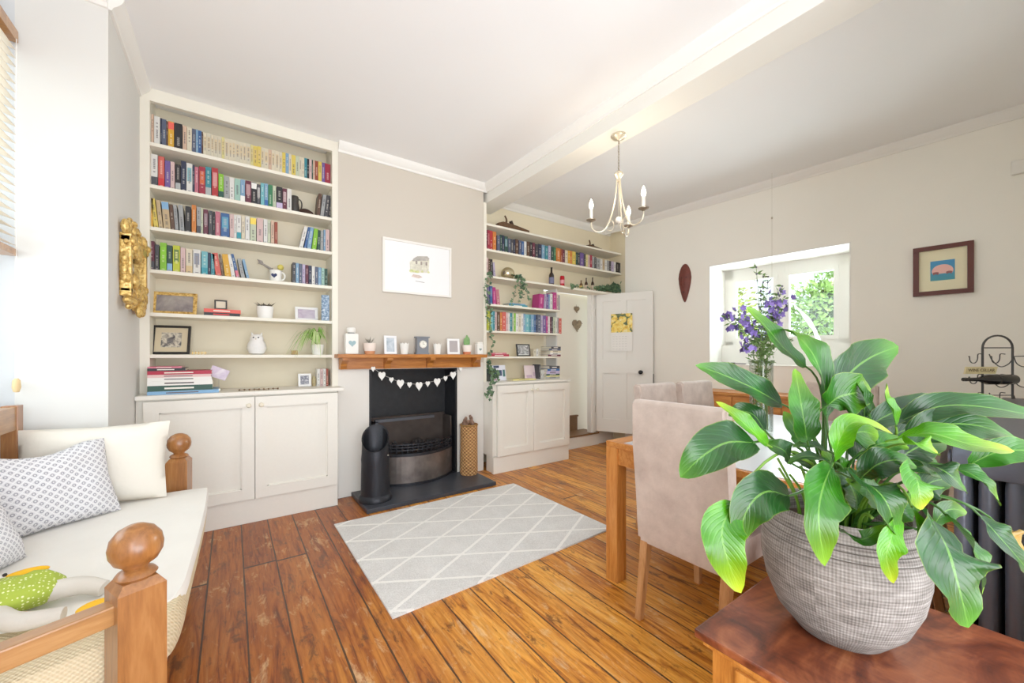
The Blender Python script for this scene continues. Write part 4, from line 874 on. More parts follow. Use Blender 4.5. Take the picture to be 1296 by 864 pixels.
# dog-grate: bowed fire basket
t = thing('fire_grate', 'black iron grate with a bowed steel front in the fireplace', 'grate', (0, 0, 0))
gx0, gx1 = 1.05, 1.80; gm = (gx0+gx1)/2; gw = (gx1-gx0)/2
def bow(x, d=.16): return YF+.02-d*(1-((x-gm)/gw)**2)
def bowwall(b, z0, z1, th=.008, d=.16, n=20, y0=0):
    for i in range(n):
        a, c = gx0+(gx1-gx0)*i/n, gx0+(gx1-gx0)*(i+1)/n
        b.prism([(a, bow(a, d)+y0), (c, bow(c, d)+y0), (c, bow(c, d)+th+y0), (a, bow(a, d)+th+y0)], z0, z1)
b = MB().use(M['steel']); bowwall(b, .05, .30); b.build('bowed_apron', parent=t)
b = MB().use(M['iron']); bowwall(b, .036, .056, .02, .175); b.build('base_rim', parent=t)
b = MB().use(M['iron']); bowwall(b, .295, .32, .03, .175); b.build('upper_rim', parent=t)
b = MB().use(M['iron'])
for k, zz in enumerate((.345, .37, .395)): bowwall(b, zz, zz+.010, .012, .16)
for i in range(17):
    x = gx0+.02+(gx1-gx0-.04)*i/16; b.box(x-.004, bow(x, .16)+.002, .32, x+.004, bow(x, .16)+.010, .41)
b.build('front_bars', parent=t)
b = MB().use(M['iron'])
for i in range(15):
    x = gx0+.03+(gx1-gx0-.06)*i/14; b.box(x-.008, YF-.02, .325, x+.008, YF+.20, .34)
b.build('fire_bars', parent=t)
b = MB().use(mat((66, 58, 54), .5, .4, var=.3, bscale=8)); b.box(gx0, YF+.205, .04, gx1, YF+.22, .62); b.box(gx0, YF+.03, .32, gx0+.014, YF+.21, .60); b.box(gx1-.014, YF+.03, .32, gx1, YF+.21, .60); b.build('fire_back', parent=t)
b = MB().use(mat((90, 94, 102), .35, .6)); b.box(gx0-.005, YF+.02, .60, gx0+.56, YF+.05, .625); b.box(gx0-.005, YF+.02, .32, gx0+.02, YF+.05, .61); b.build('hood_edge', parent=t)
rnd = random.Random(4)
for i in range(7):
    x = gx0+.13+i*.08+rnd.uniform(-.01, .01); y = YF+.08+.05*math.sin(i*2); r = rnd.uniform(.03, .04)
    b = MB().use(mat((36, 32, 32), .8, bump=.8, bscale=40, var=.3)); b.sph(0, 0, r*.8, r, 10, sz=.8)
    for v in b.bm.verts: v.co += v.co*.3*noise.noise(v.co*30+Vector((i, 0, 0)))
    mz = min(v.co.z for v in b.bm.verts)
    for v in b.bm.verts: v.co.z -= mz
    tag(b.build('coal_lump', loc=(x, y, .3405), smooth=True), 'black lump of coal lying on the fire bars', 'coal', 'coal lumps on the fire bars')
# coal scuttle
t = thing('coal_scuttle', 'tall black iron coal scuttle standing on the slate hearth', 'coal scuttle', (.955, 3.27, .0355), math.radians(-20))
b = MB().use(M['iron']); seg = 36; outer = []; inner = []
for r, zz in ((.135, 0), (.128, .04), (.127, .05), (.115, .3), (.112, .36), (.106, .40)):
    outer.append([(r, zz)]*seg)
def ringz(r, zlo, zhi, seg=36): return [(r*math.cos(2*PI*i/seg), r*math.sin(2*PI*i/seg), zlo+(zhi-zlo)*(.5+.5*math.sin(2*PI*i/seg))) for i in range(seg)]
rings = [ringz(.130, 0, 0), ringz(.132, .012, .012), ringz(.124, .04, .04), ringz(.113, .05, .05), ringz(.108, .30, .30), ringz(.110, .33, .33), ringz(.106, .36, .40), ringz(.102, .40, .585), ringz(.106, .405, .592), ringz(.097, .405, .58), ringz(.095, .28, .28), ringz(.09, .02, .02)]
vr = [[b.bm.verts.new(p) for p in rg] for rg in rings]
for A, B in zip(vr, vr[1:]):
    for i in range(seg): b.bm.faces.new((A[i], A[(i+1) % seg], B[(i+1) % seg], B[i]))
b.bm.faces.new(vr[0][::-1]); b.bm.faces.new(vr[-1]); b.build('scuttle_body', parent=t, smooth=True)
b = MB().use(M['iron']); b.tube(bez((-.10, .0, .40), (-.13, .14, .44), (.13, .14, .44), (.10, .0, .40), 16), .004); b.build('bail_handle', parent=t, smooth=True)
b = MB().use(M['nickel']); b.sph(.10, -.045, .36, .007, 10); b.build('rivet', parent=t, smooth=True)
# wicker basket with dried stems
t = thing('wicker_basket', 'tall narrow wicker basket standing on the hearth beside the fire', 'basket', (1.915, 3.44, .0355))
b = MB().use(M['wicker']); b.lathe([(.082, 0), (.086, .02), (.084, .25), (.084, .46), (.088, .485), (.078, .485), (.076, .1), (.001, .1)], 28)
for v in b.bm.verts: v.co.x *= 1+.02*math.sin(v.co.z*60); v.co.y *= 1+.02*math.sin(v.co.z*60)
b.build('woven_wall', parent=t, smooth=True)
b = MB().use(mat((150, 110, 60), .8)); b.lathe([(.086, .476), (.092, .484), (.086, .492), (.08, .484), (.086, .476)], 28, cap=False); b.build('rim', parent=t, smooth=True)
t2 = thing('dried_stems', 'bunch of dried brown seed heads standing in the wicker basket', 'dried flowers', (1.915, 3.44, .137))
rnd = random.Random(8)
bs = MB().use(mat((110, 80, 50), .8)); bh = MB().use(mat((120, 92, 76), .8, var=.4, bscale=50))
for i in range(16):
    a = rnd.random()*2*PI; r = rnd.uniform(.01, .06); hh = rnd.uniform(.38, .46); p = (r*math.cos(a)*1.1, r*math.sin(a), hh); bs.tube([(r*.4*math.cos(a), r*.4*math.sin(a), 0), p], .002, 5)
    bh.sph(*p, rnd.uniform(.012, .02), 8, sz=1.3)
bs.build('stem', parent=t2); bh.build('seed_head', parent=t2, smooth=True)
# heart garland
GP = [(472, 466.5, .7), (483, 475, 1.1), (495, 480.3, .7), (506.4, 485, 1.15), (518, 486.5, .75), (530, 487.9, 1.15), (541, 485.3, .75), (553, 483, 1.15), (563.4, 478.5, .7), (573, 474.4, 1.1), (582.5, 467, .65)]
t = thing('heart_garland', 'string of white fabric hearts hanging beneath the mantel shelf', 'garland', (1.4, YF-.045, 1.085))
pts = [atY(u, v, YF-.045)-Vector((1.4, YF-.045, 1.085)) for u, v, s_ in GP]
b = MB().use(mat((200, 196, 190), .7)); b.tube(crom([p+Vector((0, 0, .012)) for p in pts], 5), .0014, 6); b.build('string', parent=t)
for (u, v, s_), p in zip(GP, pts):
    b = MB().use(M['paper']); 
    if s_ == .7 and u == 472 or u > 580: heart(b, .021, (p.x, -.006, p.z), .008)
    else: heart(b, .033*s_, (p.x, -.006, p.z), .010)
    for vv in b.bm.verts: vv.co.z = p.z+(vv.co.z-p.z)*1.25; vv.co.x = p.x+(vv.co.x-p.x)*.9
    b.build('fabric_heart', parent=t)
# mantel items
MY = 3.485
def MX(u): return XY(u, MY)
t = thing('lidded_bottle', 'white ceramic bottle with a grey-blue heart at the mantel left end', 'bottle', (MX(444.5), MY, MZ+.0005))
b = MB().use(M['white']); b.box(-.052, -.035, 0, .052, .035, .172, bev=.01); b.build('bottle_body', parent=t)
b = MB().use(mat((120, 120, 120), .4, .5)); b.cyl(0, 0, .172, .18, .026); b.build('collar', parent=t)
b = MB().use(M['white']); b.lathe([(.032, .18), (.036, .186), (.036, .214), (.028, .222), (.001, .224)], 24); b.build('lid', parent=t, smooth=True)
b = MB().use(mat((150, 178, 184), .5)); heart(b, .031, (0, -.036, .09), .003); b.build('heart_print', parent=t)
potplant('potted_succulent', 'spiky succulent in a two-tone peach pot on the mantel', MX(468), MY, MZ+.0005, .052, .095, (236, 220, 208), 'spiky', (120, 120, 110), (206, 140, 96), 2)
frame('framed_photo', 'white frame with a blue-grey picture on the mantel', MX(493), MY-.02, MZ+.001, .11, .162, .02, (236, 236, 238), photo(6, [(150, 164, 176), (186, 196, 206), (214, 220, 226)], 12), 0, 5, parent_cat='photo frame', strut=True)
def crownpot(u, r, h, lab):
    t = thing('tealight_holder', lab, 'candle holder', (MX(u), MY-.015, MZ+.0005)); b = MB().use(M['white']); sg = 32
    pr = [(r*.72, 0), (r*.95, h*.8)]; R0 = [[b.bm.verts.new((rr*math.cos(2*PI*i/sg), rr*math.sin(2*PI*i/sg), zz)) for i in range(sg)] for rr, zz in pr]
    R0.append([b.bm.verts.new((r*math.cos(2*PI*i/sg), r*math.sin(2*PI*i/sg), h*(.93+.07*math.cos(8*2*PI*i/sg)))) for i in range(sg)])
    R0.append([b.bm.verts.new((r*.9*math.cos(2*PI*i/sg), r*.9*math.sin(2*PI*i/sg), h*.9)) for i in range(sg)]); R0.append([b.bm.verts.new((r*.65*math.cos(2*PI*i/sg), r*.65*math.sin(2*PI*i/sg), h*.1)) for i in range(sg)])
    for A, B in zip(R0, R0[1:]):
        for i in range(sg): b.bm.faces.new((A[i], A[(i+1) % sg], B[(i+1) % sg], B[i]))
    b.bm.faces.new(R0[0][::-1]); b.bm.faces.new(R0[-1]); b.build('holder', parent=t, smooth=True)
    b = MB().use(mat((236, 226, 206), .5)); b.cyl(0, 0, h*.1, h*.45, r*.6); b.build('tealight', parent=t)
crownpot(511, .042, .105, 'white scalloped-rim tealight holder left of the grey clock')
crownpot(552.5, .040, .105, 'white scalloped-rim tealight holder right of the grey clock')
t = thing('mantel_clock', 'small grey mantel clock with a round white face', 'clock', (MX(534), MY, MZ+.0005))
GC = mat((122, 126, 134), .5); b = MB().use(GC); b.box(-.062, -.03, 0, .062, .03, .015, bev=.002); b.box(-.055, -.025, .015, .055, .025, .15); b.box(-.066, -.032, .15, .066, .032, .164, bev=.003); b.build('clock_case', parent=t)
b = MB().use(mat((240, 238, 228), .4)); b.lathe([(.033, 0), (.033, .003)], 32, T(0, -.025, .092) @ Matrix.Rotation(PI/2, 4, 'X')); fc = b.build('clock_face', parent=t)
b = MB().use(M['nickel']); b.lathe([(.033, 0), (.037, .001), (.036, .006), (.033, .005)], 32, T(0, -.025, .092) @ Matrix.Rotation(PI/2, 4, 'X'), cap=False); b.build('bezel', parent=t, smooth=True)
b = MB().use(M['black']); b.box(-.001, -.0295, .092, .001, -.0285, .114); b.box(0, -.0295, .091, .016, -.0285, .093)
for k in range(12): b.box(-.0008, -.0290, .026, .0008, -.0282, .031, T(0, 0, .092) @ Matrix.Rotation(k*PI/6, 4, 'Y'))
b.build('clock_hands', parent=fc)
frame('framed_photo', 'white frame with a mauve-grey picture on the mantel', MX(572.5), MY-.02, MZ+.001, .13, .15, .02, (240, 240, 240), (176, 168, 168), 0, 5, parent_cat='photo frame', strut=True)
potplant('potted_cactus', 'green cactus in a two-tone cream and terracotta pot', MX(591), MY, MZ+.0005, .047, .092, (240, 228, 218), 'cactus', (110, 150, 90), (206, 120, 80), 5)
t = thing('jam_jar_vase', 'small white pot with a grey leaf print at the mantel right end', 'pot', (MX(605.5), MY-.01, MZ+.0005)); b = MB().use(M['white']); b.box(-.034, -.03, 0, .034, .03, .105, bev=.006); b.box(-.03, -.026, .105, .03, .026, .125, bev=.006); b.build('pot_body', parent=t)
b = MB().use(mat((130, 144, 140), .6)); heart(b, .016, (0, -.031, .05), .002); b.build('leaf_print', parent=t)

# ================================================================ RIGHT ALCOVE ORNAMENTS
def handplane(lab, u0, u1, s, flip=1, hi=1.0):
    x0, x1 = XY(u0, 3.66), XY(u1, 3.66); w = x1-x0; t = thing('wooden_plane', lab, 'tool', (x0, 3.66, ZR[0]+.0005)); b = MB().use(M['carve'])
    b.prism([(0, 0), (w, 0), (w, s*.035), (w*.55, s*.055), (w*.15, s*.07), (0, s*.05)][:0] or [(0, s*.012), (w*.03, 0), (w, 0), (w, s*.05), (w*.55, s*.075), (w*.15, s*.085), (0, s*.06)], -.03, .03, Matrix(((1, 0, 0, 0), (0, 0, -1, 0), (0, 1, 0, 0), (0, 0, 0, 1)))); b.build('plane_body', parent=t)
    b = MB().use(M['carve']); b.tube(bez((w*.22, 0, s*.05), (w*.30, 0, s*.09), (w*.34, 0, s*.12), (w*.24, 0, s*.165*hi)), .014*s/.9, 10, r2=.009); b.build('plane_handle', parent=t, smooth=True)
    b = MB().use(mat((52, 38, 32), .6)); b.box(-.012, -.018, 0, .014, .018, .085*s, T(w*.52, 0, s*.045) @ Matrix.Rotation(-.5, 4, 'Y'), bev=.003); b.build('wedge', parent=t)
handplane('antique wooden hand plane with a curved handle atop the right shelves', 629, 668, 1.0)
handplane('smaller antique wooden plane at the far right of the top shelf', 741, 760, .6, hi=1.2)
# silver ball
t = thing('mirror_ball', 'round silvered glass ball on the third right-hand shelf', 'ball', (XY(642.5, 3.68), 3.68, ZR[2]+.0005))
b = MB().use(mat((206, 196, 164), .18, .95)); b.sph(0, 0, .075, .078, 28, sz=.96); 
for v in b.bm.verts: v.co.z = max(v.co.z, 0)
b.build('ball_shell', parent=t, autosm=3)
b = MB().use(mat((180, 170, 140), .3, .9)); b.sph(.105, .0, .022, .024, 14, sx=1.4, sz=.9); b.build('stopper', parent=t, smooth=True)
def bottle(u, y, z, h, r, c, lab, lc=None, cat='bottle'):
    t = thing('beer_bottle', lab, cat, (XY(u, y), y, z+.0005)); b = MB().use(mat(c, .15, 0, .6)); b.lathe([(r, 0), (r, h*.55), (r*.85, h*.63), (r*.38, h*.74), (r*.36, h*.95), (r*.42, h*.955), (r*.42, h), (.001, h)], 20); b.build('bottle_glass', parent=t, smooth=True)
    if lc: b = MB().use(mat(lc, .6)); b.lathe([(r*1.02, h*.12), (r*1.02, h*.45)], 20, cap=False); b.build('label', parent=t, smooth=True)
bottle(698, 3.66, ZR[2], .225, .032, (40, 28, 26), 'dark brown beer bottle with a blue label on the third right shelf', (110, 112, 140))
t = thing('drinks_can', 'red drinks can beside the dark beer bottle', 'can', (XY(711.6, 3.64), 3.64, ZR[2]+.0005)); b = MB().use(mat((190, 24, 40), .3, .4)); b.lathe([(.022, 0), (.029, .008), (.029, .125), (.024, .135)], 22); b.build('can_body', parent=t, smooth=True)
b = MB().use(mat((226, 150, 160), .4)); b.lathe([(.0295, .04), (.0295, .085)], 22, cap=False); b.build('label', parent=t, smooth=True); b = MB().use(M['nickel']); b.lathe([(.024, .135), (.022, .138), (.001, .136)], 22); b.build('can_lid', parent=t, smooth=True)
for u, h, c, lc, lab in ((735.5, .13, (96, 62, 30), (220, 190, 110), 'short amber bottle with a yellow label, leftmost of the miniatures'), (742, .17, (60, 34, 24), (214, 190, 170), 'dark miniature bottle with a pale label, middle of the three'), (750, .19, (52, 34, 26), (200, 180, 160), 'tallest dark miniature bottle beside the artificial greenery')):
    bottle(u, 3.66, 2.044, h, .022, c, lab, lc)
# greenery on lower right shelf
def ivy(label, loc, strands, seed, ls=.035, dens=1, m1='ivy', pot=None, name='trailing_ivy'):
    rnd = random.Random(seed); t = thing(name, label, 'plant', loc); b = MB().use(M['vine']); bl = MB()
    if pot:
        pb = MB().use(mat(pot[2], .5)); pb.lathe([(pot[0]*.8, 0), (pot[0], pot[1]), (pot[0]*.9, pot[1]), (pot[0]*.8, pot[1]*.8), (.001, pot[1]*.8)], 18); pb.build('pot', parent=t, smooth=True)
    for st_ in strands:
        pts = crom([Vector(p)-Vector(loc) for p in st_], 6); b.tube(pts, .0015, 5)
        for i in range(1, len(pts)):
            for k in range(dens if rnd.random() < .7 else 1):
                p = pts[i]; d = Vector((rnd.gauss(0, 1), rnd.gauss(-.5, .6), rnd.gauss(-.3, .8))); bl.use(M['ivy'] if rnd.random() < .6 else M['ivyD']).leaf(p, d, (rnd.gauss(0, .3), -1, rnd.gauss(.3, .3)), ls*rnd.uniform(.7, 1.3), ls*.9)
    b.build('vine_stem', parent=t); bl.build('foliage', parent=t); return t
rnd = random.Random(21); st = []
zz = 2.05
for i in range(30):
    x0 = XY(rnd.uniform(757, 784), 3.66); k = rnd.uniform(0, 1); st.append([(XY(782, 3.68), 3.66, zz+.06), (x0, 3.64+rnd.uniform(-.05, .08), zz+.03+rnd.random()*.02+.1*max(0,(x0-XY(757,3.66))/.35)), (x0-.12*k, 3.60, zz+.02+rnd.random()*.05)])
st.append([(XY(760, 3.64), 3.64, zz+.05), (XY(735, 3.6), 3.60, zz+.02), (XY(724, 3.57), 3.57, zz+.03), (XY(722, 3.55), 3.545, zz-.03)])
ivy('heap of trailing artificial greenery on the shelf above the doorway', (XY(770, 3.68), 3.68, 2.0445), st, 22, .04, 2, pot=(.05, .08, (190, 150, 120)))
# ivy trailing down left edge of right bookcase
X0 = XY(616, YF-.02); yv = YF-.03
st = [[(X0+.03, YF+.06, ZR[2]+.03), (X0+.02, yv, ZR[2]+.02), (X0-.03, yv, ZR[2]-.12), (X0-.02, yv, ZR[2]-.3), (X0+.0, yv, ZR[2]-.5)],
      [(X0+.04, YF+.06, ZR[2]+.04), (X0+.05, yv, ZR[2]-.02), (X0+.0, yv, ZR[2]-.2), (X0+.04, yv, ZR[3]-.1), (X0+.02, yv, ZR[4]-.02)],
      [(X0+.02, YF+.06, ZR[2]+.04), (X0+.03, yv, ZR[3]), (X0+.03, yv, ZR[4]), (X0+.07, yv, ZR[4]-.12), (X0+.02, yv, ZR[4]-.25)]]
ivy('green ivy trailing down the left edge of the right shelves', (X0+.03, YF+.06, ZR[2]+.0005), st, 31, .036, pot=(.018, .03, (90, 90, 80)))
xa = XY(622, YF-.02)
st = [[(xa, 3.62, WTR+.16), (xa-.03, 3.55, WTR+.2), (xa-.02, 3.53, WTR+.1), (xa+.04, 3.52, WTR+.06)], [(xa, 3.60, WTR+.15), (xa+.05, 3.55, WTR+.12), (xa+.02, 3.45, WTR+.03), (XY(622, 3.335), 3.335, WTR-.02), (XY(620, 3.335), 3.335, WTR-.15)], [(xa, 3.6, WTR+.15), (xa-.02, 3.5, WTR+.1), (XY(619, 3.335), 3.335, WTR-.05), (XY(614, 3.335), 3.33, WTR-.13)], [(xa, 3.6, WTR+.17), (xa+.03, 3.54, WTR+.08), (xa+.0, 3.5, WTR+.05)]]
ivy('green ivy in a dark pot trailing over the right cabinet front', (xa, 3.61, WTR+.0005), st, 33, .04, 2, pot=(.04, .13, (70, 74, 70)))
xb = XY(656, 3.6); st = []
for i, (dx, dz) in enumerate(((-.12, -.28), (-.03, -.25), (.02, -.2), (.03, -.12), (.10, -.22))):
    st.append([(XY(652, 3.66), 3.66, ZR[2]+.05), (xb+dx*.2, 3.55, ZR[2]+.02), (xb+dx*.7, 3.545, ZR[2]+dz*.5), (xb+dx, 3.55, ZR[2]+dz)])
ivy('trailing pothos with round leaves hanging below the silver ball', (XY(657, 3.7), 3.70, ZR[2]+.0005), st, 35, .04, pot=(.03, .035, (150, 140, 110)))

# ================================================================ RUG
b = MB().use(M['rug']); b.bm.verts.ensure_lookup_table()
P4 = [(.592, 3.012), (.598, 1.785), (2.150, 1.835), (2.150, 3.008)]
b.prism(P4[::-1], .0005, .010)
tag(b.build('rug'), 'pale grey rug with a cream diamond lattice on the floorboards', 'rug')

# ================================================================ CHANDELIER
c0 = Vector((2.307, 1.908, 2.81)); t = thing('chandelier', 'pale metal three-arm chandelier with candle bulbs hanging from the beam', 'chandelier', c0)
CM = mat((214, 204, 182), .35, .6); CD = mat((150, 140, 124), .35, .8)
b = MB().use(CM); b.lathe([(.001, -.001), (.052, -.001), (.055, -.012), (.045, -.022), (.02, -.028), (.008, -.04), (.001, -.04)], 28); b.build('ceiling_rose', parent=t, smooth=True)
b = MB().use(CD)
for i in range(11):
    zz = -.05-i*.0205; R = Matrix.Rotation(i*PI/2, 4, 'Z'); rg = [R @ Vector((.006*math.cos(a), 0, .013*math.sin(a))) + Vector((0, 0, zz)) for a in [2*PI*k/10 for k in range(11)]]; b.tube(rg, .002, 5, cap=False)
b.build('chain', parent=t)
b = MB().use(CM); b.lathe([(.001, -.255), (.012, -.262), (.03, -.275), (.034, -.292), (.024, -.305), (.012, -.32), (.016, -.335), (.001, -.345)], 24); b.build('hub', parent=t, smooth=True)
b = MB().use(mat((236, 226, 214), .15)); b.sph(0, 0, -.62, .024, 18); b.use(CM); b.tube([(0, 0, -.66), (0, 0, -.33)], .0025, 6); b.build('drop_finial', parent=t, smooth=True)
for lat, fo in ((-.195, .03), (.115, -.20), (.12, .16)):
    dv = RT*lat+FW*fo; e = Vector((dv.x, dv.y, -.60)); d = Vector((dv.x, dv.y, 0))
    b = MB().use(CM); pts = bez((d.x*.06, d.y*.06, -.32), (d.x*.12, d.y*.12, -.52), (d.x*.35, d.y*.35, -.72), (d.x*.75, d.y*.75, -.70), 12)+bez((d.x*.75, d.y*.75, -.70), (d.x*.95, d.y*.95, -.695), (d.x*1.02, d.y*1.02, -.66), (d.x, d.y, -.62), 8)[1:]
    b.tube(pts, .005, 8)
    b.tube(bez((d.x*.4, d.y*.4, -.69), (d.x*.15, d.y*.15, -.72), (d.x*.1, d.y*.1, -.62), (d.x*.3, d.y*.3, -.62), 10), .003, 6)
    arm = b.build('arm', parent=t, smooth=True)
    b = MB().use(CD); b.lathe([(.004, -.63), (.012, -.622), (.034, -.612), (.036, -.606), (.01, -.606)], 20, T(d.x, d.y, 0)); b.build('drip_pan', parent=arm, smooth=True)
    b = MB().use(mat((240, 236, 222), .5)); b.cyl(d.x, d.y, -.606, -.53, .011); b.build('candle_tube', parent=arm)
    b = MB().use(mat((255, 240, 214), .3, emit=6)); b.lathe([(.009, -.53), (.016, -.51), (.015, -.49), (.006, -.465), (.001, -.455)], 14, T(d.x, d.y, 0)); b.build('bulb', parent=arm, smooth=True)
    ld = bpy.data.lights.new('bulb_light', 'POINT'); ld.energy = 1.1; ld.color = (1, .86, .66); ld.shadow_soft_size = .02; lo = bpy.data.objects.new('bulb_light', ld); COL.objects.link(lo); lo.location = c0+Vector((d.x, d.y, -.43))

# ================================================================ TABLE & CHAIRS
TX0, TX1, TY0, TY1 = 1.655, 3.45, .52, 1.455
t = thing('dining_table', 'long honey oak dining table between the door and the radiator', 'table', (TX0, TY0, 0))
tw, td = TX1-TX0, TY1-TY0
MO = M['oakX']
b = MB().use(MO); b.box(0, 0, .712, tw, td, .742, bev=.003); b.build('tabletop', parent=t)
b = MB().use(MO); b.box(.01, .06, .625, .035, td-.06, .712); b.box(tw-.035, .06, .625, tw-.01, td-.06, .712); b.box(.06, .01, .625, tw-.06, .03, .712); b.box(.06, td-.03, .625, tw-.06, td-.01, .712); b.build('apron', parent=t)
for x, y in ((.0, 0), (0, td-.075), (tw-.075, 0), (tw-.075, td-.075)):
    b = MB().use(M['oakZ']); b.box(x, y, 0, x+.075, y+.075, .712, bev=.003); b.build('leg', parent=t)
b = MB().use(mat((196, 194, 202), .3, spec=.6, name='pale_window_reflection')); b.box(1.675, .54, .7423, 3.42, 1.35, .7445)  # added pale sheet: window reflection on the tabletop put into its colour
tag(b.build('reflection_sheet'), 'pale grey-white added sheet imitating window reflection on the oak dining table', 'painted reflection')
def chair():
    t = thing('dining_chair', '', 'chair')
    # local: seat faces +x, back at x=0
    b = MB().use(M['suede']); n = 9
    prof = [(-.06, .985), (-.045, 1.0), (-.01, 1.0), (.005, .985), (.02, .8), (.035, .6), (.055, .46), (.06, .44), (.0, .34), (-.005, .36), (-.02, .55), (-.045, .8)]
    wv = [(-.215, 1)] ; W2 = .213
    fr = [b.bm.verts.new((x, -W2+.0, z)) for x, z in prof]; bk = [b.bm.verts.new((x, W2, z)) for x, z in prof]
    b.bm.faces.new(fr); b.bm.faces.new(bk[::-1])
    for i in range(len(prof)): b.bm.faces.new((fr[i], bk[i], bk[(i+1) % len(prof)], fr[(i+1) % len(prof)]))
    bmesh.ops.bevel(b.bm, geom=[e for e in b.bm.edges if abs(e.verts[0].co.y-e.verts[1].co.y) < 1e-6], offset=.012, segments=3, affect='EDGES')
    b.build('backrest', parent=t, autosm=50)
    b = MB().use(M['suede']); b.box(.045, -.215, .36, .47, .215, .47, bev=.02); b.build('seat', parent=t, autosm=50)
    for x, y, dx in ((.0, -.185, -.055), (.0, .185, -.055), (.43, -.185, .01), (.43, .185, .01)):
        b = MB().use(M['legw']); h0 = .36; a, c = .019, .014
        lo_ = [b.bm.verts.new((x+dx+sx*c+.02, y+sy*c, 0)) for sx, sy in ((-1, -1), (1, -1), (1, 1), (-1, 1))]; hi_ = [b.bm.verts.new((x+sx*a+.02, y+sy*a, h0)) for sx, sy in ((-1, -1), (1, -1), (1, 1), (-1, 1))]
        b.bm.faces.new(lo_[::-1]); b.bm.faces.new(hi_)
        for i in range(4): b.bm.faces.new((lo_[i], lo_[(i+1) % 4], hi_[(i+1) % 4], hi_[i]))
        b.build('leg', parent=t)
    return t
ch = chair()
GRP = 'dining chairs around the oak table'
CH = [((1.555, .955), 0, 'taupe suede dining chair at the near end of the table, back towards camera'),
      ((2.50, 1.71), -PI/2, 'taupe suede dining chair on the far side, closer to the door'),
      ((2.98, 1.69), -PI/2, 'taupe suede dining chair on the far side, under the window end'),
      ((2.36, .39), PI/2, 'taupe suede dining chair on the radiator side behind the plant'),
      ((2.92, .39), PI/2, 'taupe suede dining chair on the radiator side, farther right'),
      ((3.62, .98), PI, 'taupe suede dining chair at the far end by the window wall')]
for i, ((x, y), rz, lab) in enumerate(CH):
    o = ch if i == 0 else copytree(ch); o.location = (x, y, 0); o.rotation_euler = (0, 0, rz); tag(o, uniq(lab), 'chair', GRP)
# sideboard under the window
p = W(.75, -.42, 0); t = thing('sideboard', 'honey oak sideboard against the wall under the window', 'sideboard', W(1.05, -.40, 0), WANG)
b = MB().use(M['oakX']); b.box(0, .0, .80, 1.35, .39, .83, bev=.003); b.build('top_board', parent=t)
b = MB().use(M['oakX']); b.box(.02, .02, .06, 1.33, .385, .80); b.build('carcass', parent=t)
for i in range(3):
    dd_ = MB().use(M['oakX']); dd_.box(.04+i*.425, .005, .66, .45+i*.425, .02, .785); d = dd_.build('drawer', parent=t)
    k = MB().use(M['brass']); k.sph(.245+i*.425, -.006, .72, .011, 10); k.build('knob', parent=d, smooth=True)
    dd_ = MB().use(M['oakX']); dd_.box(.04+i*.425, .005, .09, .45+i*.425, .02, .64); dd_.build('cabinet_door', parent=t)
b = MB().use(M['oakZ']); b.box(.03, .03, 0, .08, .08, .06); b.box(1.27, .03, 0, 1.32, .08, .06); b.box(.03, .32, 0, .08, .37, .06); b.box(1.27, .32, 0, 1.32, .37, .06); b.build('foot', parent=t)
# brush on the sill
p = W(1.27, .10, ZS+.0125); t = thing('clothes_brush', 'black-handled brush lying on the window sill', 'brush', p, WANG)
b = MB().use(M['black']); b.box(-.10, -.02, 0, .08, .02, .022, bev=.005); b.build('handle', parent=t)
b = MB().use(mat((150, 146, 146), .5)); b.box(.08, -.016, .002, .19, .016, .018, bev=.003); b.build('head', parent=t)
# vase
VP = Vector((2.56, 1.06, .7449)); t = thing('glass_vase', 'tall clear glass cylinder vase of flowers on the dining table', 'vase', VP)
b = MB().use(M['vglass']); b.lathe([(.055, 0), (.062, .004), (.062, .40), (.070, .43), (.0665, .43), (.058, .40), (.058, .014), (.001, .014)], 32); b.build('vase_wall', parent=t, smooth=True)
b = MB().use(glass('water', (246, 250, 248), .02)); b.lathe([(.0565, .016), (.0565, .22)], 28); b.build('water', parent=t, smooth=True)
t = thing('flower_bouquet', 'bouquet of purple campanulas and green stems in the glass vase', 'flowers', VP+Vector((0, 0, .018)))
rnd = random.Random(13); bs = MB().use(mat((112, 138, 74), .6)); bl = MB().use(mat((96, 128, 66), .6)); bf_ = MB(); fd = math.hypot(1, 0)
FC = [mat((134, 110, 190), .6), mat((150, 128, 206), .6), mat((104, 84, 150), .6)]
def tp(u, v, dt=0):
    base = VP.dot(FW) ; return atD(u, v, base+dt)-t.location
tops = [(922, 398, 'p'), (918, 402, 'p'), (935, 396, 'p'), (957, 338, 'g'), (963, 368, 'g'), (974, 372, 'p'), (985, 368, 'p'), (992, 378, 'p'), (978, 392, 'p'), (966, 350, 'g'), (980, 402, 'p'), (945, 408, 'p'), (950, 430, 'g'), (990, 362, 'g'), (985, 420, 'g'), (1000, 430, 'g'), (940, 440, 'p'), (960, 400, 'g'), (972, 350, 'g'), (955, 420, 'g'), (970, 425, 'g')]
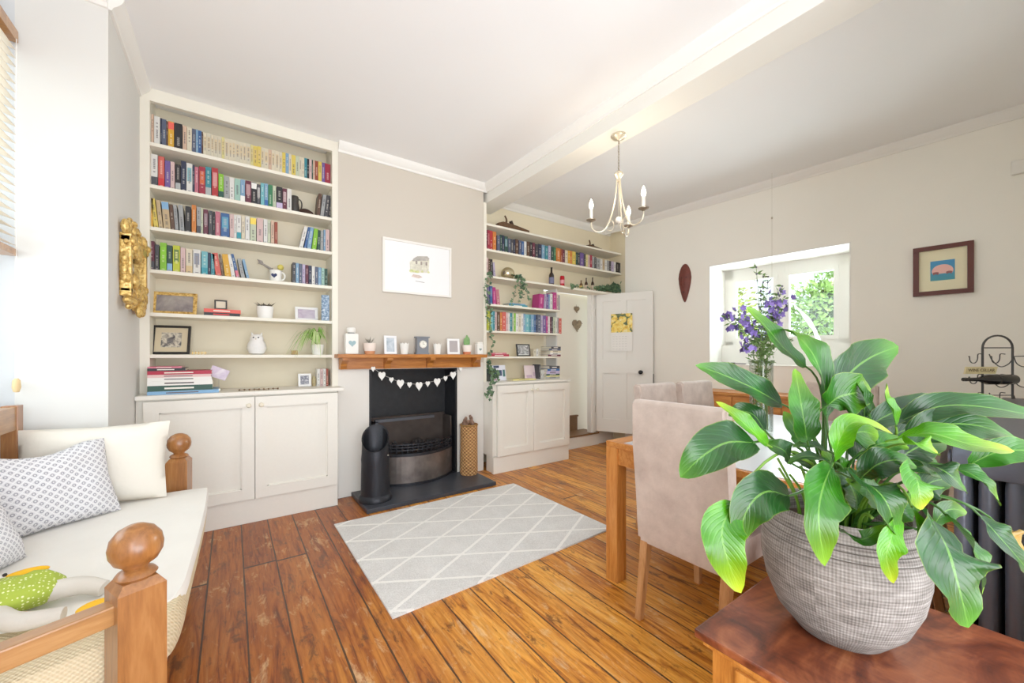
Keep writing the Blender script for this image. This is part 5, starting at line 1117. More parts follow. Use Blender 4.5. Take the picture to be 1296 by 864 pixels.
for i, (u, v, k) in enumerate(tops):
    e = tp(u, v, rnd.uniform(-.08, .08)); a = rnd.random()*2*PI; s0 = Vector((.035*math.cos(a), .035*math.sin(a), 0)); s1 = Vector((e.x*.12+.02*math.cos(a), e.y*.12+.02*math.sin(a), .40))
    pts = crom([s0, s1, s1.lerp(e, .5)+Vector((0, 0, .04)), e], 6); bs.tube(pts, .0016, 5)
    for j in range(5, len(pts)):
        for q_ in range(3):
            bl.leaf(pts[j]+Vector((rnd.gauss(0, .004),)*3), (rnd.gauss(0, 1), rnd.gauss(0, 1), .3+rnd.gauss(0, .4)), (rnd.gauss(0, 1), -1, rnd.gauss(0, 1)), rnd.uniform(.02, .045), .011)
    bf_ = MB()
    if k == 'p':
        for j in range(len(pts)-8, len(pts)):
            for q_ in range(2):
                if rnd.random() < .85:
                    c = pts[j]+Vector((rnd.gauss(0, .018), rnd.gauss(0, .018), rnd.gauss(0, .014))); n = Vector((rnd.gauss(-.3, .5), -1+rnd.gauss(0, .3), rnd.gauss(.1, .4))).normalized(); sd = n.cross(Vector((0, 0, 1))).normalized(); up_ = sd.cross(n); bf_.use(FC[rnd.randrange(3)])
                    for m_ in range(5):
                        an = m_*2*PI/5; bf_.leaf(c, sd*math.cos(an)+up_*math.sin(an)+n*.35, n, .022, .020)
    else:
        for j in range(len(pts)-3, len(pts)): bf_.use(mat((90, 84, 100), .6)).sph(*pts[j], .006, 8)
    bf_.build('flower_spike' if k == 'p' else 'bud', parent=t)
for i in range(240):
    z_ = rnd.uniform(.12, .52); a = rnd.random()*2*PI; r = .052*rnd.random()**.5*(1 if z_ < .41 else 1.5); bl.leaf((r*math.cos(a), r*math.sin(a), z_), (rnd.gauss(0, 1), rnd.gauss(0, 1), rnd.gauss(.5, .5)), (rnd.gauss(0, 1), -1, 0), .026 if z_ < .41 else .04, .009)
bs.build('stem', parent=t); bl.build('leaves', parent=t)
# thread with crystal, hung from the ceiling in front of the window
p = atX(977, 276, 4.32); b = MB().use(mat((170, 160, 140), .6)); b.tube([(0, 0, 0), (0, 0, -.72)], .0012, 5); b.use(mat((190, 180, 160), .5)); b.lathe([(.001, 0), (.008, -.006), (.008, .012), (.001, .014)], 10)
t = thing('hanging_crystal', 'clear crystal on a thin thread hanging in front of the window', 'ornament', (p.x, p.y, H-.001)); o = b.build('thread', parent=t); o.location = (0, 0, p.z-H)
b = MB().use(mat((170, 160, 140), .6)); b.tube([(0, 0, 0), (0, 0, p.z-H)], .0007, 4); b.build('thread_line', parent=t)
b = MB().use(M['vglass']); b.lathe([(.001, -.03), (.014, 0), (.001, .02)], 8, T(0, 0, p.z-H-.74)); b.build('crystal', parent=t)

# ================================================================ RADIATOR + WINE RACK
t = thing('column_radiator', 'dark grey cast-iron column radiator behind the potted plant', 'radiator', (0, 0, 0))
RM = mat((98, 104, 118), .36, .3, bump=.15, bscale=50); rx0, rx1, ry0, ry1, rz1 = 1.98, 3.18, .075, .235, .90
n = 15; pw_ = (rx1-rx0)/n
for i in range(n):
    x = rx0+(i+.5)*pw_
    b = MB().use(RM); w = pw_*.36
    for y in (ry0+.025, (ry0+ry1)/2, ry1-.025): b.lathe([(w*.8, .13), (w, .17), (w, rz1-.13), (w*.8, rz1-.08)], 12, T(x, y, 0), sy=.75)
    b.box(x-pw_*.48, ry0, rz1-.10, x+pw_*.48, ry1, rz1, bev=.018); b.box(x-pw_*.48, ry0, .09, x+pw_*.48, ry1, .15, bev=.018)
    if i in (0, n-1): b.box(x-w, ry0, 0, x+w, ry0+.04, .1, bev=.006); b.box(x-w, ry1-.04, 0, x+w, ry1, .1, bev=.006)
    b.build('radiator_section', parent=t, autosm=40)
b = MB().use(RM)
def scroll(cx, cz, r, s=1):
    pts = [(cx+s*r*(1-k/26)*math.cos(k*.42), ry1+.004, cz+r*(1-k/26)*math.sin(k*.42)) for k in range(24)]; b.tube(pts, .005, 6)
for i in range(n): scroll(rx0+(i+.5)*pw_, rz1-.05, .028)
b.build('scroll_ornament', parent=t, smooth=True)
t = thing('radiator_shelf', 'dark slate-grey shelf running over the radiator along the wall', 'shelf', (0, 0, 0))
b = MB().use(mat((84, 84, 94), .4)); b.box(1.96, .031, rz1+.001, 4.2, .262, rz1+.022, bev=.003); b.build('shelf_board', parent=t)
b = MB().use(mat((66, 66, 76), .4))
for x in (3.3, 4.1): b.prism([(0, 0), (.17, 0), (0, -.15)], 0, .02, T(x, .031, rz1+.001) @ Matrix(((0, 0, 1, 0), (1, 0, 0, 0), (0, 1, 0, 0), (0, 0, 0, 1))))
b.build('bracket', parent=t)
SH = rz1+.0225
# wine rack: arch frame, hooks, rests; placed with its plane facing the camera
fwr = 2.55; pl_ = atD(1241, 505, fwr); pr_ = atD(1280, 505, fwr); base = atD(1262, 505, fwr); base.z = SH
RI = mat((82, 82, 82), .45, .6)
def RP(u, v, d=0): p = atD(u, v, fwr+d); return Vector((p.x-base.x, p.y-base.y, p.z-base.z))
t = thing('wine_rack', 'arched wrought-iron wine rack standing on the radiator shelf', 'wine rack', base)
b = MB().use(RI); al = [RP(1243.5, 450)]; 
arch = [RP(1262.5-19*math.cos(a), 440-15.5*math.sin(a)) for a in [PI*k/14 for k in range(15)]]
zb_ = 0.0
L0 = RP(1243.5, 460); L0.z = zb_; R0_ = RP(1281.5, 460); R0_.z = zb_
b.tube([L0]+arch+[R0_], .006, 8); b.build('arch_frame', parent=t, smooth=True)
b = MB().use(RI); b.tube([RP(1244, 440), RP(1281, 440)], .004, 6); b.tube([RP(1244, 500), RP(1281, 500)], .003, 6); b.build('cross_bar', parent=t)
for vv in (448, 474, 497):
    b = MB().use(RI); 
    for uc, s_ in ((1231, 1), (1259, 1)):
        hk = [(-5, 3.5), (-4, 3), (-3.5, 8), (-1, 11), (3, 11), (6, 7), (7, 0), (13, 0)]
        b.tube(crom([RP(uc+a, vv+c) for a, c in hk], 4), .003, 6)
    b.tube(crom([RP(1252, vv+0), RP(1256, vv+8), RP(1266, vv+16), RP(1277, vv+12), RP(1283, vv+3)], 4), .003, 6)
    b.tube(crom([RP(1283, vv+3), RP(1287, vv+12), RP(1296, vv+16), RP(1306, vv+12), RP(1310, vv+0)], 4), .003, 6)
    b.build('bottle_cradle', parent=t, smooth=True)
for uu in (1306,):
    b = MB().use(RI); e = RP(uu, 450); e2 = e.copy(); e2.z = zb_; b.tube([e, e2], .005, 8); b.tube([RP(1283, 451), e], .003, 6); b.build('outer_upright', parent=t)
b = MB().use(mat((236, 222, 172), .6)); A, B, C, D_ = RP(1221, 473, -.03), RP(1260, 473, -.03), RP(1263, 464, -.03), RP(1223, 464, -.03)
vs = [b.bm.verts.new(v) for v in (A, B, C, D_)]; vs2 = [b.bm.verts.new(v+FW*.008) for v in (A, B, C, D_)]; b.bm.faces.new(vs); b.bm.faces.new(vs2[::-1])
for i in range(4): b.bm.faces.new((vs[i], vs[(i+1) % 4], vs2[(i+1) % 4], vs2[i]))
sg = b.build('name_plaque', parent=t)
cu = bpy.data.curves.new('lettering', 'FONT'); cu.body = 'WINE CELLAR'; cu.size = .030; cu.extrude = .0006; cu.align_x = 'CENTER'; cu.align_y = 'CENTER'
to = bpy.data.objects.new('tmp', cu); COL.objects.link(to); dg = bpy.context.evaluated_depsgraph_get(); me = bpy.data.meshes.new_from_object(to.evaluated_get(dg)); bpy.data.objects.remove(to)
lt = bpy.data.objects.new('lettering', me); COL.objects.link(lt); me.materials.append(mat((110, 84, 50), .6)); lt.parent = sg
wtxt = max(v.co.x for v in me.vertices)-min(v.co.x for v in me.vertices); scl = .84*(C-D_).length/wtxt
lt.matrix_local = T(*((A+C)/2-FW*.0012)) @ rotz(-YAW) @ Matrix.Rotation(PI/2, 4, 'X') @ Matrix.Scale(scl, 4)
# bottle lying in the rack
pa, pb = RP(1219, 480, .0)+base, RP(1284, 480, .0)+base; ax = (pb-pa); ln_ = ax.length; t = thing('wine_bottle', 'dark wine bottle lying on its side in the iron rack', 'bottle', pa)
Q = ax.to_track_quat('Z', 'Y').to_matrix().to_4x4(); b = MB().use(mat((26, 26, 28), .12, spec=.7)); r = .033
b.lathe([(.012, 0), (.013, ln_*.05), (.012, ln_*.08), (.013, ln_*.3), (r, ln_*.45), (r, ln_*.97), (r*.9, ln_), (.001, ln_)], 24, Q); b.build('bottle_glass', parent=t, smooth=True)
b = MB().use(mat((60, 58, 54), .5)); b.lathe([(r*1.02, ln_*.62), (r*1.02, ln_*.66)], 24, Q, cap=False); b.build('label', parent=t, smooth=True)

# ================================================================ CHEST + PEACE LILY
CZ = .50; t = thing('wooden_chest', 'reddish sheesham wood chest in the foreground under the plant pot', 'chest', (.985, -.55, 0))
cxw, cyd = .60, 1.10
b = MB().use(M['sheesham']); b.box(-.015, 0, CZ-.022, cxw, cyd+.01, CZ, bev=.005); b.build('chest_top', parent=t)
b = MB().use(M['sheeshamO']); b.box(.0, .015, CZ-.04, cxw-.015, cyd-.005, CZ-.022, bev=.003); b.build('moulding', parent=t)
b = MB().use(M['sheeshamO']); b.box(.02, .03, .05, cxw-.03, cyd-.02, CZ-.04); b.build('carcass', parent=t)
for i in range(2):
    y0 = .08+i*.5; d = MB().use(M['sheeshamO']).box(.008, y0, .09, .02, y0+.44, CZ-.06, bev=.003).build('side_panel', parent=t)
b = MB().use(M['sheeshamO'])
for x in (.02, cxw-.09):
    for y in (.03, cyd-.08): b.box(x, y, 0, x+.06, y+.06, .06)
b.build('foot', parent=t)

PC = Vector((1.262, .342, CZ+.0005))
t = thing('peace_lily', 'large peace lily in a ribbed grey-washed pot on the wooden chest', 'potted plant', PC)
PH = .315
b = MB().use(M['fibre']); b.lathe([(.07, 0), (.092, .008), (.132, .055), (.156, .115), (.167, .175), (.168, .215), (.161, .255), (.150, .283), (.146, PH-.006), (.142, PH), (.134, PH-.004), (.135, .262), (.001, .258)], 72); b.build('pot', parent=t, smooth=True)
b = MB().use(M['soil']); b.lathe([(.133, .262), (.07, .272), (.001, .275)], 28); b.build('soil', parent=t, smooth=True)
b = MB().use(mat((96, 88, 82), .8))
for rr_, zz in ((.1635, .244), (.1585, .262), (.1535, .276)): b.lathe([(rr_-.002, zz-.0025), (rr_+.0015, zz), (rr_-.003, zz+.0025)], 64, cap=False)
b.build('rope_band', parent=t, smooth=True)
SOILZ = .265
# (material, [(u,v,depth)...] from blade base to tip, max width px, normal (towards camera weight, up weight, right weight), fold)
LV = [
 ('leafD', [(990, 512, .92), (955, 492, .88), (915, 474, .86), (880, 462, .86)], 36, (1, .5, -.2), .25),
 ('leafM', [(1020, 464, 1.0), (993, 441, .98), (968, 412, .96), (944, 388, .96)], 30, (1, .3, .5), .2),
 ('leafM', [(1046, 528, .93), (1043, 488, .92), (1031, 452, .92), (1012, 428, .94), (990, 416, .98)], 40, (1, .1, .4), .25),
 ('leafD', [(1056, 505, .96), (1074, 474, .97), (1102, 452, 1.0), (1137, 438, 1.03)], 58, (1, .2, .1), .18),
 ('leafM', [(1048, 512, .90), (1062, 502, .89), (1082, 497, .89), (1102, 492, .92)], 60, (1, .0, .2), .15),
 ('leafM', [(1022, 560, .86), (1017, 530, .85), (1012, 500, .86), (1006, 466, .9)], 38, (1, .1, .0), .2),
 ('leafD', [(955, 560, .82), (920, 560, .77), (888, 578, .75), (861, 604, .76)], 54, (.9, .7, .1), .2),
 ('leafB', [(972, 564, .84), (950, 543, .82), (930, 526, .82), (906, 508, .84)], 22, (1, .4, .3), .35),
 ('leafD', [(968, 545, .90), (955, 526, .90), (938, 520, .91), (922, 526, .92)], 26, (.8, .5, 0), .2),
 ('leafD', [(999, 628, .80), (970, 622, .74), (946, 644, .72), (932, 692, .74)], 52, (1, .5, -.1), .2),
 ('leafB', [(930, 636, .74), (914, 668, .72), (920, 706, .71), (938, 750, .73)], 52, (1, .2, -.2), .15),
 ('leafM', [(1052, 590, .78), (1040, 622, .73), (1036, 660, .70), (1044, 716, .72)], 56, (1, .3, 0), .2),
 ('leafD', [(1078, 606, .78), (1104, 616, .73), (1124, 640, .71), (1137, 684, .73)], 58, (1, .5, .2), .2),
 ('leafB', [(1136, 652, .74), (1128, 680, .70), (1122, 706, .70), (1131, 738, .72)], 30, (1, .1, -.2), .25),
 ('leafB', [(1150, 592, .76), (1160, 606, .72), (1164, 624, .71), (1168, 644, .72)], 46, (1, .3, .0), .15),
 ('leafB', [(1154, 640, .76), (1160, 660, .74), (1162, 680, .74), (1172, 704, .75)], 24, (1, .1, .4), .3),
 ('leafD', [(1178, 656, .78), (1198, 692, .72), (1212, 738, .70), (1226, 794, .71)], 92, (1, .25, .1), .12),
 ('leafM', [(1196, 650, .82), (1222, 680, .78), (1240, 712, .76), (1243, 752, .76)], 40, (1, .1, .6), .2),
 ('leafD', [(1240, 652, .86), (1262, 676, .84), (1290, 708, .84), (1325, 752, .86)], 34, (1, .3, .3), .2),
 ('leafD', [(1136, 534, .92), (1190, 514, .88), (1255, 516, .86), (1345, 534, .88)], 36, (.8, .6, .2), .2),
 ('leafD', [(1146, 552, .90), (1190, 538, .87), (1235, 538, .86), (1284, 552, .88)], 44, (.9, .5, .1), .15),
 ('leafB', [(1134, 556, .84), (1176, 548, .79), (1228, 562, .77), (1284, 571, .78)], 34, (.8, .7, .1), .25),
 ('leafM', [(1226, 588, .86), (1262, 572, .83), (1300, 570, .82), (1340, 580, .84)], 32, (.9, .5, 0), .2),
 ('leafD', [(1096, 540, .94), (1130, 522, .93), (1165, 510, .94), (1198, 504, .97)], 30, (.8, .6, 0), .2),
 ('leafB', [(1134, 540, .88), (1128, 518, .86), (1120, 502, .86), (1122, 484, .88)], 18, (1, .1, .5), .4),
 ('leafB', [(1054, 586, .80), (1064, 552, .77), (1084, 534, .76), (1130, 549, .78)], 26, (.7, .9, -.1), .4),
 ('leafM', [(1062, 566, .84), (1075, 552, .81), (1092, 546, .81), (1112, 552, .83)], 42, (1, .3, 0), .2),
 ('leafB', [(1146, 562, .78), (1160, 560, .75), (1174, 566, .74), (1188, 576, .75)], 26, (.8, .7, 0), .35),
 ('leafD', [(1090, 604, .80), (1110, 588, .77), (1134, 582, .76), (1160, 590, .78)], 36, (.8, .8, 0), .2),
 ('leafD', [(1170, 586, .82), (1188, 592, .79), (1206, 604, .78), (1224, 624, .80)], 38, (.9, .6, 0), .2),
 ('leafM', [(1206, 592, .86), (1230, 600, .84), (1250, 616, .83), (1266, 640, .84)], 26, (.8, .6, .2), .3),
 ('leafD', [(1000, 584, .86), (994, 572, .84), (985, 566, .84), (968, 560, .86)], 28, (.9, .6, -.1), .2),
 ('leafD', [(1046, 570, .88), (1032, 564, .87), (1018, 562, .87), (1002, 566, .88)], 16, (.6, .9, 0), .2),
 ('leafD', [(1050, 584, .84), (1032, 578, .82), (1014, 578, .82), (996, 587, .83)], 14, (.6, .9, 0), .2),
 ('leafM', [(1016, 560, .94), (1010, 548, .93), (1002, 536, .93), (992, 520, .95)], 28, (1, .2, 0), .2),
 ('leafM', [(1100, 524, .90), (1094, 505, .89), (1086, 488, .89), (1079, 472, .90)], 18, (1, .1, .5), .4),
 ('leafM', [(1064, 672, .80), (1086, 682, .74), (1102, 678, .73), (1120, 664, .74)], 20, (.8, .8, 0), .3),
 ('leafD', [(1130, 590, .88), (1150, 572, .87), (1172, 562, .88), (1198, 560, .9)], 38, (.9, .5, 0), .2),
 ('leafD', [(1080, 580, .92), (1094, 566, .91), (1110, 556, .92), (1130, 552, .94)], 40, (1, .4, 0), .2),
 ('leafM', [(1110, 640, .84), (1100, 622, .82), (1090, 612, .82), (1070, 606, .84)], 30, (1, .4, 0), .2),
 ('leafY', [(1262, 664, .92), (1272, 676, .9), (1284, 690, .9), (1296, 706, .92)], 34, (1, .3, 0), .2),
 ('leafD', [(1120, 560, .98), (1136, 548, .98), (1158, 540, 1.0), (1180, 536, 1.02)], 36, (1, .3, 0), .2),
 ('leafD', [(1086, 640, .90), (1080, 622, .88), (1070, 604, .88), (1056, 596, .89)], 34, (1, .3, 0), .2),
 ('leafM', [(1120, 662, .88), (1136, 646, .87), (1150, 636, .87), (1170, 634, .88)], 30, (1, .3, 0), .2),
 ('leafD', [(1150, 634, .90), (1166, 618, .89), (1184, 608, .9), (1206, 606, .92)], 34, (1, .3, 0), .2),
 ('leafD', [(1100, 600, .96), (1112, 586, .95), (1128, 574, .95), (1150, 566, .97)], 40, (1, .3, 0), .2),
 ('leafM', [(1066, 620, .94), (1060, 600, .93), (1052, 584, .93), (1040, 570, .94)], 34, (1, .2, 0), .2),
 ('leafD', [(1030, 600, .92), (1022, 590, .91), (1012, 584, .91), (996, 580, .92)], 18, (.6, .9, 0), .2),
 ('leafD', [(1086, 560, .98), (1092, 540, .97), (1094, 520, .97), (1090, 496, .99)], 40, (1, .2, 0), .2),
 ('leafD', [(1120, 580, .92), (1146, 580, .9), (1172, 588, .9), (1196, 604, .92)], 34, (.9, .5, 0), .2),
 ('leafM', [(1096, 570, .88), (1112, 562, .86), (1130, 560, .86), (1150, 566, .87)], 30, (.8, .7, 0), .25),
 ('leafM', [(1180, 668, .86), (1192, 650, .85), (1206, 644, .85), (1224, 648, .86)], 24, (1, .4, 0), .2),
]
rnd = random.Random(17)
def lilyleaf(i, mk, pts, wpx, nr, fold, name='leaf', mat_=None, petiole=True):
    P = [atD(*p)-PC for p in pts]; cl = crom(P, 6); n = len(cl)-1; wd = wpx/FPX*sum(p[2] for p in pts)/len(pts); nv = (-FW*nr[0]+Vector((0, 0, nr[1]))+RT*nr[2]).normalized()
    b = MB(); b.mats = [mat_ or M[mk]]; uvl = b.bm.loops.layers.uv.new('UVMap'); K = 8; rows = []
    ph = rnd.random()*6
    for j, p in enumerate(cl):
        s_ = j/n; tg = (cl[min(j+1, n)]-cl[max(j-1, 0)]).normalized(); sd = tg.cross(nv).normalized(); nn = sd.cross(tg).normalized()
        if nn.dot(nv) < 0: nn = -nn
        w = wd*.5*(math.sin(PI*min(1, s_**.75*.985+.005))**.72 if s_ < .99 else .012)
        row = []
        for k in range(K+1):
            x = (k/K-.5)*2; z_ = abs(x)**1.3*w*fold*1.4 + w*.17*math.sin(s_*14+ph+x*1.8)*abs(x)**1.5 + w*.06*math.sin(s_*31+ph*2)*x*x
            row.append((b.bm.verts.new(p+sd*w*x+nn*z_), (k/K, s_)))
        rows.append(row)
    for A, B in zip(rows, rows[1:]):
        for k in range(K):
            f = b.bm.faces.new([q_[0] for q_ in (A[k], A[k+1], B[k+1], B[k])]); f.material_index = 0
            for lp, q_ in zip(f.loops, (A[k], A[k+1], B[k+1], B[k])): lp[uvl].uv = q_[1]
    lf_ = b.build(name, parent=t, smooth=None); 
    for p_ in lf_.data.polygons: p_.use_smooth = True
    if petiole:
        b = MB().use(M['stemB'] if mk == 'leafB' else M['stem']); p1 = cl[0]; d = (cl[0]-cl[2]).normalized(); h_ = Vector((p1.x, p1.y, 0)); a = math.atan2(p1.y, p1.x)+rnd.uniform(-.4, .4); r0 = min(.075, h_.length*.55+.01); p0 = Vector((r0*math.cos(a)*.7, r0*math.sin(a)*.7, SOILZ))
        lnn_ = (p1-p0).length; mid = p0+Vector((math.cos(a)*.01, math.sin(a)*.01, lnn_*.55)); b.tube(bez(p0, mid, p1+d*lnn_*.3+Vector((0, 0, lnn_*.05)), p1+ (cl[1]-cl[0])*.5, 12), .0042, 7, r2=.0022); b.build('leaf_stalk', parent=lf_, smooth=True)
    return lf_
for i, (mk, pts, wpx, nr, fold) in enumerate(LV): lilyleaf(i, mk, pts, wpx, nr, fold)
sp = lilyleaf(99, 'spathe', [(1037, 446, 1.0), (1031, 424, 1.0), (1018, 402, 1.01), (1003, 384, 1.02)], 9, (1, .2, .3), .4, 'spathe', M['spathe'])
sp['label'] = 'white flower spathe'
# short shoots near the soil
b = MB().use(M['stemB'])
for i in range(26):
    a = rnd.random()*2*PI; r = rnd.uniform(.01, .085); b.tube(bez((r*math.cos(a), r*math.sin(a), SOILZ), (r*math.cos(a), r*math.sin(a), .32), (r*1.2*math.cos(a), r*1.2*math.sin(a), .35), (r*1.6*math.cos(a), r*1.6*math.sin(a), .33+rnd.random()*.1)), .0035, 6)
b.build('young_shoots', parent=t, smooth=True)

# ================================================================ DAYBED
t = thing('daybed', 'pine daybed frame with ball-topped posts beneath the bay window', 'daybed', (0, 0, 0))
def post(x, y, ang, w=.088):
    b = MB().use(M['pineZ']); m_ = T(x, y, 0) @ rotz(math.radians(ang)); h_ = w/2; zt_ = .655
    b.box(-h_, -h_, .0, h_, h_, zt_, m_)
    k = h_*.72; lo_ = [b.bm.verts.new(m_ @ Vector((sx*h_, sy*h_, zt_))) for sx, sy in ((-1, -1), (1, -1), (1, 1), (-1, 1))]; hi_ = [b.bm.verts.new(m_ @ Vector((sx*k, sy*k, zt_+.018))) for sx, sy in ((-1, -1), (1, -1), (1, 1), (-1, 1))]; b.bm.faces.new(hi_)
    for i in range(4): b.bm.faces.new((lo_[i], lo_[(i+1) % 4], hi_[(i+1) % 4], hi_[i]))
    b.build('post', parent=t)
    p_ = MB().use(M['pineZ']); p_.lathe([(.034, .672), (.040, .680), (.034, .688), (.022, .694), (.024, .70), (.040, .712), (.049, .73), (.051, .748), (.047, .768), (.034, .786), (.016, .796), (.001, .798)], 32, m_); p_.build('ball_finial', parent=t, smooth=True)
FPx, FPy = -.222, 2.675; NPx, NPy = -.186, 1.292
post(FPx, FPy, -10); post(NPx, NPy, 24)
def rail(p0, p1, w, h_, name, m_='pineX'):
    p0 = Vector(p0); p1 = Vector(p1); d = p1-p0; L_ = d.length; a = math.atan2(d.y, d.x); sl = math.asin(d.z/L_)
    b = MB().use(M[m_]); b.box(0, -w/2, -h_, L_, w/2, 0, bev=.004); o = b.build(name, parent=t); o.location = p0; o.rotation_euler = (0, -sl, a); return o
ra = math.radians(24+180); rail((NPx+.04*math.cos(ra), NPy+.04*math.sin(ra), .632), (NPx+.62*math.cos(ra), NPy+.62*math.sin(ra), .632), .042, .045, 'arm_rail')
ra = math.radians(170); rail((FPx+.04*math.cos(ra), FPy+.04*math.sin(ra), .638), (FPx+.5*math.cos(ra), FPy+.5*math.sin(ra)*.0, .638), .04, .045, 'arm_rail')
rail((NPx+.01, NPy+.03, .40), (FPx+.03, FPy-.03, .40), .03, .16, 'front_rail', 'pineX')
rail((-.775, 1.15, .98), (-.775, 2.66, .98), .04, .1, 'back_top_rail', 'pineX')
rail((-.775, 1.15, .62), (-.775, 2.66, .62), .03, .08, 'back_lower_rail', 'pineX')
for y_ in (2.62, 1.12): MB().use(M['pineZ']).box(-.80, y_, 0, -.75, y_+.055, .985, bev=.003).build('back_post', parent=t)
b = MB().use(M['pineY']); b.box(-.74, 1.35, .36, -.17, 2.60, .385); b.build('slatted_base', parent=t)
# mattress: rounded body + white sheet over the top
MTZ = .515
def quilt(outline, z0, z1, rad, m_, name, bul=.02):
    b = MB().use(m_); n_ = 48; rings = []
    steps = [(rad, z0), (rad*.3, z0+rad*.3), (0, z0+rad), (-bul*.4, (z0+z1)/2), (0, z1-rad), (rad*.3, z1-rad*.3), (rad, z1), (rad*2.5, z1+.003)]
    cx_ = sum(p[0] for p in outline)/len(outline); cy_ = sum(p[1] for p in outline)/len(outline)
    pts = crom([Vector((p[0], p[1], 0)) for p in outline]+[Vector((outline[0][0], outline[0][1], 0))], 5)[:-1]
    for ins, z_ in steps:
        rg = []
        for p in pts:
            d = Vector((cx_-p.x, cy_-p.y, 0)); L_ = d.length; q_ = p+d*(ins/L_); rg.append(b.bm.verts.new((q_.x, q_.y, z_+.004*noise.noise(Vector((q_.x*9, q_.y*9, z_*9))))))
        rings.append(rg)
    k = len(pts)
    for A, B in zip(rings, rings[1:]):
        for i in range(k): b.bm.faces.new((A[i], A[(i+1) % k], B[(i+1) % k], B[i]))
    b.bm.faces.new(rings[0][::-1]); cap_ = b.bm.faces.new(rings[-1]); return b.build(name, smooth=True)
OUT = [(-.105, 2.58), (-.1, 2.3), (-.105, 2.0), (-.112, 1.7), (-.12, 1.45), (-.16, 1.365), (-.26, 1.33), (-.5, 1.25), (-.70, 1.22), (-.735, 1.30), (-.735, 1.6), (-.735, 2.0), (-.735, 2.4), (-.735, 2.56), (-.6, 2.585), (-.4, 2.59), (-.2, 2.60)]
mt = quilt(OUT, .386, MTZ, .025, M['waffle'], 'mattress'); 
tag(mt, 'thick tan waffle-cotton mattress with cream piping on the pine daybed', 'mattress')
b = MB().use(M['cloth']); SO = [(-.098, 2.59), (-.093, 2.3), (-.098, 2.0), (-.105, 1.75), (-.118, 1.5), (-.17, 1.43), (-.30, 1.47), (-.5, 1.52), (-.72, 1.55), (-.73, 2.1), (-.73, 2.57), (-.4, 2.60), (-.2, 2.605)]
pts = crom([Vector((x, y, 0)) for x, y in SO]+[Vector((SO[0][0], SO[0][1], 0))], 4)[:-1]; cc = Vector((-.42, 2.05, 0)); rings = []
for f_, z_ in ((1.0, MTZ-.035), (1.0, MTZ-.01), (.985, MTZ+.004), (.93, MTZ+.008), (.75, MTZ+.009), (.5, MTZ+.009), (.2, MTZ+.009)):
    rings.append([b.bm.verts.new((cc.x+(p.x-cc.x)*f_, cc.y+(p.y-cc.y)*f_, z_+.004*noise.noise(Vector((p.x*f_*8, p.y*f_*5, 3))) if f_ < .95 else z_)) for p in pts])
k = len(pts)
for A, B in zip(rings, rings[1:]):
    for i in range(k): b.bm.faces.new((A[i], A[(i+1) % k], B[(i+1) % k], B[i]))
b.bm.faces.new(rings[-1]); o = b.build('bed_sheet', smooth=True)
tag(o, 'smooth off-white sheet spread over the daybed mattress', 'sheet')
def cushion(name, label, c, w, h, d, rot, m_, piping=None, dent=0, seed=0):
    b = MB().use(m_); uvl = b.bm.loops.layers.uv.new('UVMap'); n_ = 18; gr = {}
    for sdx in (-1, 1):
        for i in range(n_+1):
            for j in range(n_+1):
                x = i/n_*2-1; y = j/n_*2-1; e = (1-abs(x)**2.6)*(1-abs(y)**2.6); th = d*.5*max(0, e)**.55
                pin = 1-.06*(1-abs(y))*(abs(x)**3) ; pin2 = 1-.06*(1-abs(x))*(abs(y)**3)
                if e <= 1e-6 and sdx == 1: gr[(sdx, i, j)] = gr[(-1, i, j)]; continue
                z_ = y*h/2*pin2; wv = .012*noise.noise(Vector((x*2.2, y*2.2, seed+sdx)))
                if dent: z_ -= dent*max(0, 1-(x*1.6)**2)*max(0, y)**3
                gr[(sdx, i, j)] = b.bm.verts.new((x*w/2*pin, sdx*(th+(wv if e > .05 else 0)), z_))
    for sdx in (-1, 1):
        for i in range(n_):
            for j in range(n_):
                q_ = [(i, j), (i+1, j), (i+1, j+1), (i, j+1)]; f = b.bm.faces.new([gr[(sdx,)+z_] for z_ in (q_ if sdx < 0 else q_[::-1])])
                for lp, z_ in zip(f.loops, (q_ if sdx < 0 else q_[::-1])): lp[uvl].uv = (z_[0]/n_, z_[1]/n_*h/w)
    o = b.build(name, smooth=True, autosm=80); o.location = c; o.rotation_euler = rot; return o
def setcush(o, zlow):
    bpy.context.view_layer.update(); mz = min((o.matrix_world @ v.co).z for v in o.data.vertices); o.location.z += zlow-mz
SHZ = MTZ+.0125
o = cushion('cushion', '', (-.50, 2.555, .70), .50, .36, .14, (math.radians(-12), 0, math.radians(-4)), mat((226, 220, 208), .9, bump=.6, bscale=9, name='cream_linen'), dent=.0, seed=2); setcush(o, SHZ)
tag(o, 'plain cream cushion propped against the far arm of the daybed', 'cushion')
o = cushion('cushion', '', (-.60, 2.33, .70), .42, .33, .14, (math.radians(-22), 0, math.radians(36)), M['lattice'], dent=.03, seed=5); setcush(o, SHZ)
tag(o, 'large grey and white lattice-patterned cushion in front of the cream one', 'cushion')
o = cushion('cushion', '', (-.66, 1.90, .70), .30, .26, .12, (math.radians(-24), 0, math.radians(70)), M['lattice'], seed=8); setcush(o, SHZ)
tag(o, 'small grey lattice cushion nearest the camera at the picture edge', 'cushion')
